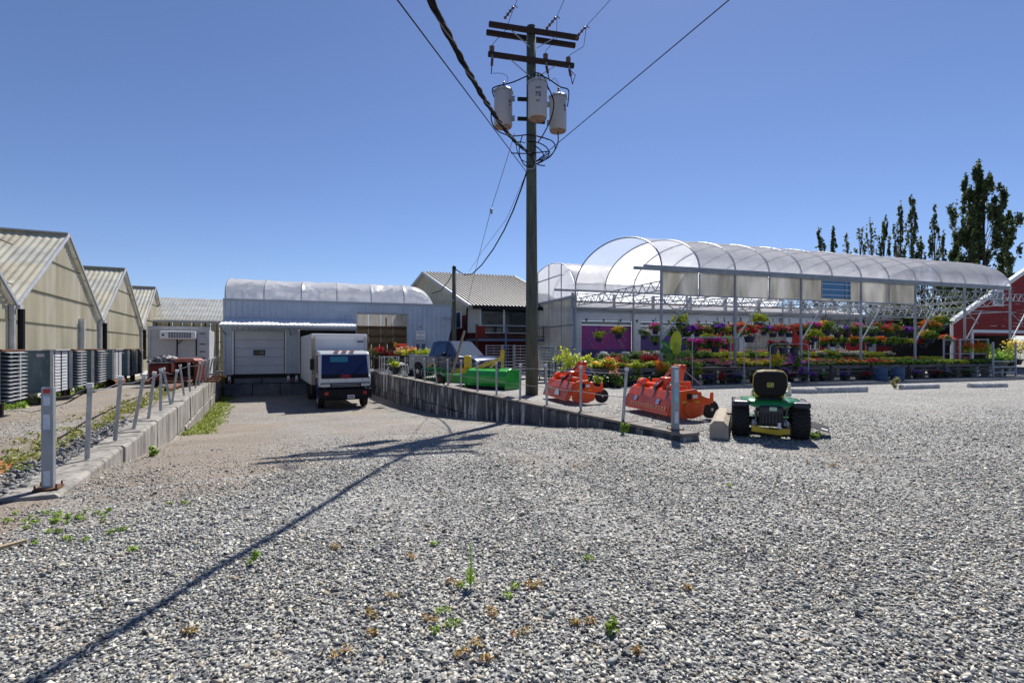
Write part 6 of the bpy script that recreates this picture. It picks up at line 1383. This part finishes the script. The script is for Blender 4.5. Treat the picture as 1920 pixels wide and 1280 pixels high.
# ------------------------------------------------------------------ frames, racks, trolleys, barrels
def arch_rack(label, px0, px1, s_, z1, shelves, mt=m_galv):
    a, b_ = E(t_at(px0, s_), s_, 0), E(t_at(px1, s_), s_, 0); t_ = thing('display_rack', label, 'rack', a); b_ = b_-a; d_ = b_.normalized()
    for off in (Vector((0,0,0)), G1*.8):
        MB().tube([off, off+Vector((0,0,z1-.2)), off+d_*.06+Vector((0,0,z1-.06)), off+d_*.2+Vector((0,0,z1)), off+b_-d_*.2+Vector((0,0,z1)), off+b_-d_*.06+Vector((0,0,z1-.06)), off+b_+Vector((0,0,z1-.2)), off+b_], .022, 7).build('frame_tube', mt, t_)
    for z in shelves: MB().box(tuple(b_/2+G1*.4+Vector((0,0,z))), (b_.length, .8, .025), rz=EA).build('shelf', m_wood, t_)
    return t_
arch_rack('metal rack with curved top holding pink hanging baskets', 1298, 1395, -1.6, 2.02, (.72,))
arch_rack('metal frame with three dark pots and purple flowers behind the mower', 1444, 1516, -1.8, 1.75, (.45,))
rk = thing('blue_rack', 'blue-grey steel rack of plants in front of the red barn', 'rack', E(t_at(1800, -.6), -.6, 0), EA)
for x in (0, .88, 2.35): 
    for y in (0, .8): MB().box((x, y, 1.05), (.07, .07, 2.1)).build('upright', m_siding_dark, rk)
for z in (.45, 1.25, 2.05): MB().box((1.2, 0, z), (2.35, .04, .05)).box((1.2, .8, z), (2.35, .04, .05)).box((1.2, .4, z-.02), (2.3, .76, .015)).build('shelf', m_siding_dark, rk)
rk = thing('blue_rack', 'low blue-grey steel rack at the right edge of the picture', 'rack', E(t_at(1862, -1.7), -1.7, 0), EA)
for x in (0, 1.9): MB().box((x, 0, .95), (.07, .07, 1.9)).build('upright', m_siding_dark, rk)
for z in (.25, .55, .85): MB().box((.95, 0, z), (1.9, .04, .06)).build('rail', m_siding_dark, rk)
for i, (px, s_) in enumerate(((1652, -1.9), (1683, -2.1))):
    p = E(t_at(px, s_), s_, 0); b_ = thing('blue_barrel', ['blue plastic barrel under the plank tables', 'dark-topped blue barrel beside the weed at the concrete stop'][i], 'barrel', p)
    MB().lathe((0,0,0), [(.24,.0),(.28,.04),(.28,.28),(.295,.30),(.295,.33),(.28,.35),(.28,.62),(.26,.66),(.05,.66)], 20).build('drum', m_barrel, b_); MB().lathe((0,0,.66), [(.25,0),(.25,.02),(.05,.02)], 16).build('lid', m_black, b_)
# wire trolleys beside the utility pole
def trolley(label, px0, w_, Y, sh, h=1.72, mt=m_galv):
    a = P(px0, HZ, Y); t_ = thing('wire_trolley', label, 'trolley', (a.x, a.y, 0), R(5), 'wire plant trolleys')
    for x in (0, w_):
        for y in (0, .6): MB().beam((x, y, .12), (x, y, h), .035).build('upright', mt, t_)
        MB().lathe((x, .1, .07), [(.01, -.02), (.07, -.02), (.07, .02), (.01, .02)], 12, axis='X').build('castor', m_black, t_)
    for k in range(sh):
        z = .16+(h-.2)*k/(sh-1); MB().box((w_/2, 0, z), (w_, .02, .03)).box((w_/2, .6, z), (w_, .02, .03)).box((w_/2, .3, z), (w_, .58, .006)).build('shelf', mt, t_)
    MB().beam((w_*.5, .6, .12), (w_*.5, .6, h), .02).build('divider', mt, t_)
trolley('wire trolley right of the pickup, nearly empty', 912, .85, 27.5, 12, 1.74)
trolley('wire trolley with blue-grey shelves, second from the left', 944, .62, 26.8, 10, 1.74, m_galv2)
trolley('wire trolley just left of the utility pole', 964, .78, 26.2, 11, 1.72)
trolley('wire trolley immediately right of the utility pole', 1012, .62, 25.6, 11, 1.70)
trolley('wire trolley behind the yellow-green shrubs', 1040, .9, 26.5, 9, 1.68)
# black shelf frame and blue crates near the left shrubs
bs = thing('black_shelf', 'low black metal plant shelf right of the utility pole', 'shelf', P(1008, HZ, 23.0)-Vector((0,0,CAMH)), EA)
for x in (0, .55, 1.1): MB().beam((x, 0, 0), (x, 0, .95), .04).beam((x, .5, 0), (x, .5, .95), .04).build('upright', m_black, bs)
for z in (.3, .93): MB().box((.55, .25, z), (1.14, .54, .03)).build('shelf', m_black, bs)
for i, px in enumerate((1075, 1093)):
    p = P(px, 683, 21.6); MB_ = MB(); q = E(t_at(px, -1.9), -1.9, 0); cr_ = thing('blue_crate', ['left blue plastic crate on the planks behind the left tiller', 'right blue plastic crate on the planks behind the left tiller'][i], 'crate', (q.x, q.y, .52), EA)
    m_cr = bpy.data.materials.get('blue_crate_plastic') or mat('blue_crate_plastic', (.03,.03,.20), .5)
    MB().box((0,0,.02), (.42,.32,.03)).build('crate_base', m_cr, cr_); 
    for y in (-.16, .16): MB().box((0, y, .14), (.42, .02, .22)).build('crate_side', m_cr, cr_)
    for x in (-.21, .21): MB().box((x, 0, .14), (.02, .32, .22)).build('crate_end', m_cr, cr_)
# plants on the dock side: trough with yellow foliage, white hoops, pots
def at_dock(px, Y): q = P(px, HZ, Y); q.z = 0; return q
for i, (px, Y, rp, cs, fc, lab) in enumerate(((752, 29.5, 10, YG, COL['salmon'], 'yellow and pink foliage pot at the left behind the pickup bed'), (770, 29, 10, YG, COL['orange'], 'orange-tinted foliage pot behind the pickup bed'), (784, 29, 10, YG, None, 'lime foliage pot behind the pickup cab, left one'), (800, 29, 9, YG, None, 'lime foliage pot directly behind the pickup cab'), (735, 27.5, 9, GR, None, 'dark green plants on the trolley near the dock wall'), (742, 24.8, 7, YG, None, 'small green plant beside the white hoops on the right wall'))):
    q = at_dock(px, Y); rad = rp/F*Y; pot_plant('dock_plant', lab, Vector((q.x, q.y, .85 if i < 4 else .35)), .2, rad*1.6, cs, fc, seed=500+i, n=260, fr=rad*1.15, ph=.3)
tb_ = thing('plant_bench', 'dark bench holding yellow foliage pots behind the pickup', 'bench', at_dock(742, 29.6), R(-5)); MB().box((1.0, 0, .82), (2.3, .8, .05)).build('bench_top', m_black, tb_)
for x in (0, 1, 2.0): MB().box((x, 0, .4), (.4, .6, .8)).build('bench_leg', m_black, tb_)
tr_ = thing('cage_trolley', 'light steel cage trolley on the dock side of the right wall', 'trolley', at_dock(716, 27.5), R(0))
for x in (0, .38, .8): MB().beam((x, 0, .1), (x, 0, 1.12), .035).beam((x, .5, .1), (x, .5, 1.12), .035).build('upright', m_galv, tr_)
for z in (.25, .7, 1.1): MB().box((.4, 0, z), (.82, .03, .03)).box((.4, .5, z), (.82, .03, .03)).build('rail', m_galv, tr_)
hp = U(u_at(727, 6.3)+0, 6.45, .12)
for k in range(3):
    q = hp+Vector((.12*k, .1*k, 0)); tag(MB().tube([q+Vector((-.28, -.30, -.85)), q+Vector((-.28, -.24, .05)), q+Vector((0,0,.55)), q+Vector((.25,.1,.66)), q+Vector((.6,.2,.52)), q+Vector((.66,.2,.1)), q+Vector((.40,.15,-.02))], .030, 8).build('bent_pipe', m_cap), ['outermost white bent pipe hooked over the right wall by the truck', 'middle white bent pipe hooked over the right wall by the truck', 'innermost white bent pipe hooked over the right wall by the truck'][k], 'pipe')
tag(leaf_mesh('red_plants', [((s_at(737), 0, 0), (0.01,)*3, 1, .01, [(.2,0,0)], 0, 0)], m_leaf), None)
bpy.data.objects.remove(bpy.data.objects['red_plants'])
def inside(px, dep): s_ = s_at(px, dep); q = D0+DF*s_+DG*dep; return q
for i, (px, dep, z, cs, fc, lab) in enumerate(((716, 4, .9, DK, COL['red'], 'dark red plants in the open warehouse doorway, left'), (730, 4, .8, DK, COL['red'], 'dark red plants in the open warehouse doorway, centre'), (748, 5, 1.0, DK, None, 'dark green plants in the open warehouse doorway'), (700, 5, 1.0, [(.10,.12,.03)], None, 'olive plants behind the truck box in the doorway'))):
    q = inside(px, dep); pot_plant('indoor_plant', lab, Vector((q.x, q.y, z-.3)), .25, .8, cs, fc, seed=520+i, n=260, fr=.55, leafsz=.07)
q = inside(752, 5); t = thing('orange_cart', 'bright orange seat or cart standing inside the warehouse doorway', 'cart', (q.x, q.y, 0), DA)
MB().box((0,0,1.75), (1.0,.5,.30)).build('top_cover', mat('bright_orange', (.85,.07,.02), .4), t, bevel=.08); MB().box((-.45,-.2,1.85), (.22,.1,.3)).build('yellow_box', m_yellow, t)
for x in (-.4, .4): MB().box((x, 0, .8), (.06, .4, 1.6)).build('leg', m_black, t)
MB().box((0,0,1.3), (1.0,.5,.05)).build('tray', m_white, t)

# ------------------------------------------------------------------ trees
TG = [(.07,.11,.035),(.045,.075,.025),(.10,.14,.045),(.14,.16,.07)]; TGs = [(.13,.16,.08),(.17,.18,.10),(.09,.12,.055)]
def poplar(label, px, top, w_, Y=88, n=1500, cols=TG, cols_px=None, leafsz=.24, lean=0):
    p = P(px, HZ, Y); H_ = (CAMH+(HZ-top)/F*Y)*.935; wd = w_/F*Y*(.86 if w_ < 35 else 1); t_ = thing('poplar_tree', label, 'tree', (p.x, p.y, 0), 0, 'row of poplars behind the garden centre')
    MB().tube([(0,0,0), (0,0,H_*.5), (lean, 0, H_*.93)], .30 if w_ > 60 else .18, 8, r2=.04).build('trunk', m_bark, t_)
    rg_ = random.Random(px); specs = []; m_ = MB(); nb = int(max(7, int(H_*.9))*(3.0 if w_ > 60 else 1.5))
    z00 = .28 if w_ < 60 else .12
    for i in range(nb):
        f_ = z00+(1-z00)*(i+.5)/nb; env = .25+.9*(math.sin(math.pi*min(1, (f_-.05)/.95))**.7); a = rg_.uniform(0, 6.28); rr_ = wd/2*env*rg_.uniform(.15, 1.12)
        q = Vector((math.cos(a)*rr_+lean*f_, math.sin(a)*rr_, H_*f_)); hh = H_*rg_.uniform(.05, .09); specs.append((tuple(q), (wd*.095*env+.17, wd*.095*env+.17, hh), (1.15 if w_ > 60 else .85)*n/nb*rg_.uniform(.5, 1.4), leafsz, cols, 4, 0))
        m_.tube([(lean*f_*.7, 0, H_*max(.05, f_-.22)), (q.x*.7, q.y*.7, H_*(f_-.07)), tuple(q)], .05, 5, r2=.015)
    m_.build('branches', m_bark, t_); leaf_mesh('crown', specs, m_tree, t_, seed=px)
TL = [('tiny poplar top just left of the poplar row',1508,464,16,500),('first full poplar from the left',1538,415,24,1500),('second full poplar from the left, dark and narrow',1563,415,20,1700),('thin low poplar, third from the left',1589,428,24,700),('sparse broad poplar, fourth from the left',1613,422,34,900),('sparse poplar with a separate high tuft',1633,402,22,700),('medium poplar left of the twin tall ones',1657,400,28,1800),('pale thin poplar between two darker ones',1676,430,30,800),('left one of the twin tall poplars',1688,364,26,1500),('right one of the twin tall poplars, dense and dark',1709,357,30,2600),('short poplar right of the twin tall ones',1728,435,18,900),('tall poplar standing by itself right of the twins',1752,380,26,1500),('shorter poplar leaning on the lone tall one',1768,430,24,1200),('nearly bare poplar beside the giant one',1790,368,24,420)]
for lab, px, top, w_, n in TL: poplar(lab, px, top, w_, 88, n, TGs if n < 1000 else TG)
poplar('giant dense dark poplar at the right', 1845, 295, 92, 78, 22000, TG, leafsz=.24); poplar('right-hand stem of the giant poplar, lower and looser', 1888, 385, 44, 78, 3800, TG, leafsz=.27); poplar('left-hand side stem of the giant poplar', 1820, 350, 30, 78, 1800, TG, leafsz=.26)
def bush_tree(label, px, top, w_, Y, n, cols):
    p = P(px, HZ, Y); H_ = CAMH+(HZ-top)/F*Y; wd = w_/F*Y; t_ = thing('broad_tree', label, 'tree', (p.x, p.y, 0), 0, 'green trees behind the garden centre')
    MB().tube([(0,0,0), (.1,0,H_*.5), (0,0,H_*.85)], .2, 8, r2=.05).build('trunk', m_bark, t_)
    rg_ = random.Random(px); leaf_mesh('crown', [((rg_.uniform(-.35,.35)*wd, rg_.uniform(-.3,.3)*wd, H_*rg_.uniform(.45,.82)), (wd*.24, wd*.24, H_*.16), n/9, .22, cols, 7, 0) for _ in range(9)], m_tree, t_, seed=px)
for lab, px, top, w_, Y, n in (('rounded green tree at the foot of the giant poplar', 1805, 476, 80, 66, 3800), ('low tree behind the right end of the canopy, left one', 1720, 545, 90, 55, 2200), ('low tree just left of the red barn roof', 1775, 540, 90, 52, 2600), ('green tree seen under the canopy', 1660, 560, 90, 58, 2000), ('green tree behind the red building', 1590, 570, 90, 60, 1600), ('small tree behind the fascia', 1510, 572, 70, 62, 1000)):
    bush_tree(lab, px, top, w_, Y, n, [(.10,.16,.03),(.06,.10,.02),(.14,.19,.04)])
# ------------------------------------------------------------------ weeds
def weed(name, label, p, h, r_, n, cols, sz, tall=False):
    t_ = leaf_mesh(name, [((0,0,h*.5), (r_, r_, h*.5), n, sz, cols, 0 if tall else 4, .3)], m_leaf, seed=int(abs(p.x*100)+p.y*37) % 9999); t_.location = (p.x, p.y, gz(p.x, p.y)); tag(t_, label, 'weed'); return t_
WG = [(.22,.36,.04),(.15,.27,.03),(.30,.40,.06)]
q = G(882, 1104); t = thing('tall_weed', 'tall single-stemmed bright green weed in the middle of the gravel', 'weed', (q.x, q.y, 0))
MB().tube([(0,0,0), (.004,0,.15), (0,0,.30)], .004, 6, r2=.002).build('stem', mat('weed_stem', (.20,.30,.05), .6), t)
m_ = MB(); rg_ = random.Random(4)
for i in range(60):
    z = .02+.28*i/60; a = i*2.4; l = .045*(1.5-z*3.4) if z < .1 else .030*(1.15-z*1.8); d_ = Vector((math.cos(a), math.sin(a), .9)).normalized(); sd_ = d_.cross(Vector((0,0,1))).normalized()*l*.22; b0 = Vector((0,0,z)); m_.add([b0, b0+d_*l*.5+sd_, b0+d_*l, b0+d_*l*.5-sd_], [(0,1,2,3)], rg_.choice(WG))
m_.build('leaf_whorl', m_leaf, t)
weed('small_weed', 'small leafy weed at the right of the tall weed', G(1147, 1192), .085, .05, 90, WG, .014)
weed('small_weed', 'leafy weed with a yellow stone at its foot, below the long shadow', G(474, 1060), .10, .04, 90, WG, .014)
weed('wall_weed', 'bright weed at the foot of the right wall by the last pipe post', G(1171, 812), .22, .09, 120, WG, .035)
weed('wall_weed', 'bright weed at the foot of the left wall', G(287, 842, -.2), .20, .10, 120, WG, .035)
weed('chute_weed', 'weed beside the mower discharge chute', G(1533, 822), .12, .12, 90, WG, .03); weed('stop_weed', 'tall pale weed at the left end of a concrete stop', G(1678, 729), .55, .16, 160, [(.22,.24,.08),(.30,.30,.10)], .045)
sp_ = []; rg_ = np.random.default_rng(8)
def patch(px, py, n, rad, cols=WG, sz=.013):
    for _ in range(n):
        c_ = G(px, py); x = c_.x+rg_.normal()*rad; y = c_.y+rg_.normal()*rad*.8; sp_.append(((x, y, gz(x, y)+.022), (.03, .03, .018), 22, sz, cols, 0, .8))
for px, py, n, rad in ((120, 975, 13, .22), (60, 985, 8, .25), (150, 968, 7, .10), (90, 1010, 5, .2), (330, 945, 3, .1), (10, 985, 7, .2), (230, 992, 3, .08), (255, 1035, 2, .03), (60, 880, 12, .15), (95, 862, 8, .1)): patch(px, py, n, rad)
BR = [(.40,.26,.08),(.42,.22,.10),(.30,.24,.06)]
for px, py in ((625,1030),(775,1047),(820,1022),(740,1125),(690,1160),(705,1195),(845,1100),(865,1100),(960,1107),(1010,1100),(950,1120),(1000,1105),(820,1190),(845,1180),(970,1195),(1110,1175),(1070,1175),(900,1210),(870,1235),(905,1245),(640,1228),(840,1155),(920,1155),(805,1165),(1080,875),(1562,875),(1368,912),(350,1185),(1100,1048),(1190,1230),(1290,1105)): patch(px, py, 2, .02, BR if (px+py) % 3 else WG, .011)
leaf_mesh('weeds', sp_, m_leaf, seed=3, kind='stuff')
# grass strip by the left wall and behind it
sp_ = []
for _ in range(900):
    u = rg_.uniform(16.5, 32.5); v = -1.82+abs(rg_.normal())*.30; p = U(u, v); 
    if v < -.9 and rg_.random() < .75: sp_.append(((p.x, p.y, gz(p.x, p.y)+.03), (.09,.09,.05), 12, .035, [(.24,.30,.04),(.18,.24,.03),(.32,.33,.08)], 0, .3))
for _ in range(330):
    u = rg_.uniform(8.5, 24); v = -2.7-abs(rg_.normal())*.35; p = U(u, v); sp_.append(((p.x, p.y, gz(p.x, p.y)+.02), (.10,.10,.04), 12, .030, [(.26,.28,.06),(.34,.30,.10),(.18,.23,.04)], 0, .3))
for _ in range(120):
    u = rg_.uniform(17, 31); v = -5.4-abs(rg_.normal())*.3; p = U(u, v); sp_.append(((p.x, p.y, gz(p.x, p.y)+.06), (.15,.15,.10), 14, .05, WG, 0, .3))
leaf_mesh('grass', sp_, m_leaf, seed=4, kind='stuff')
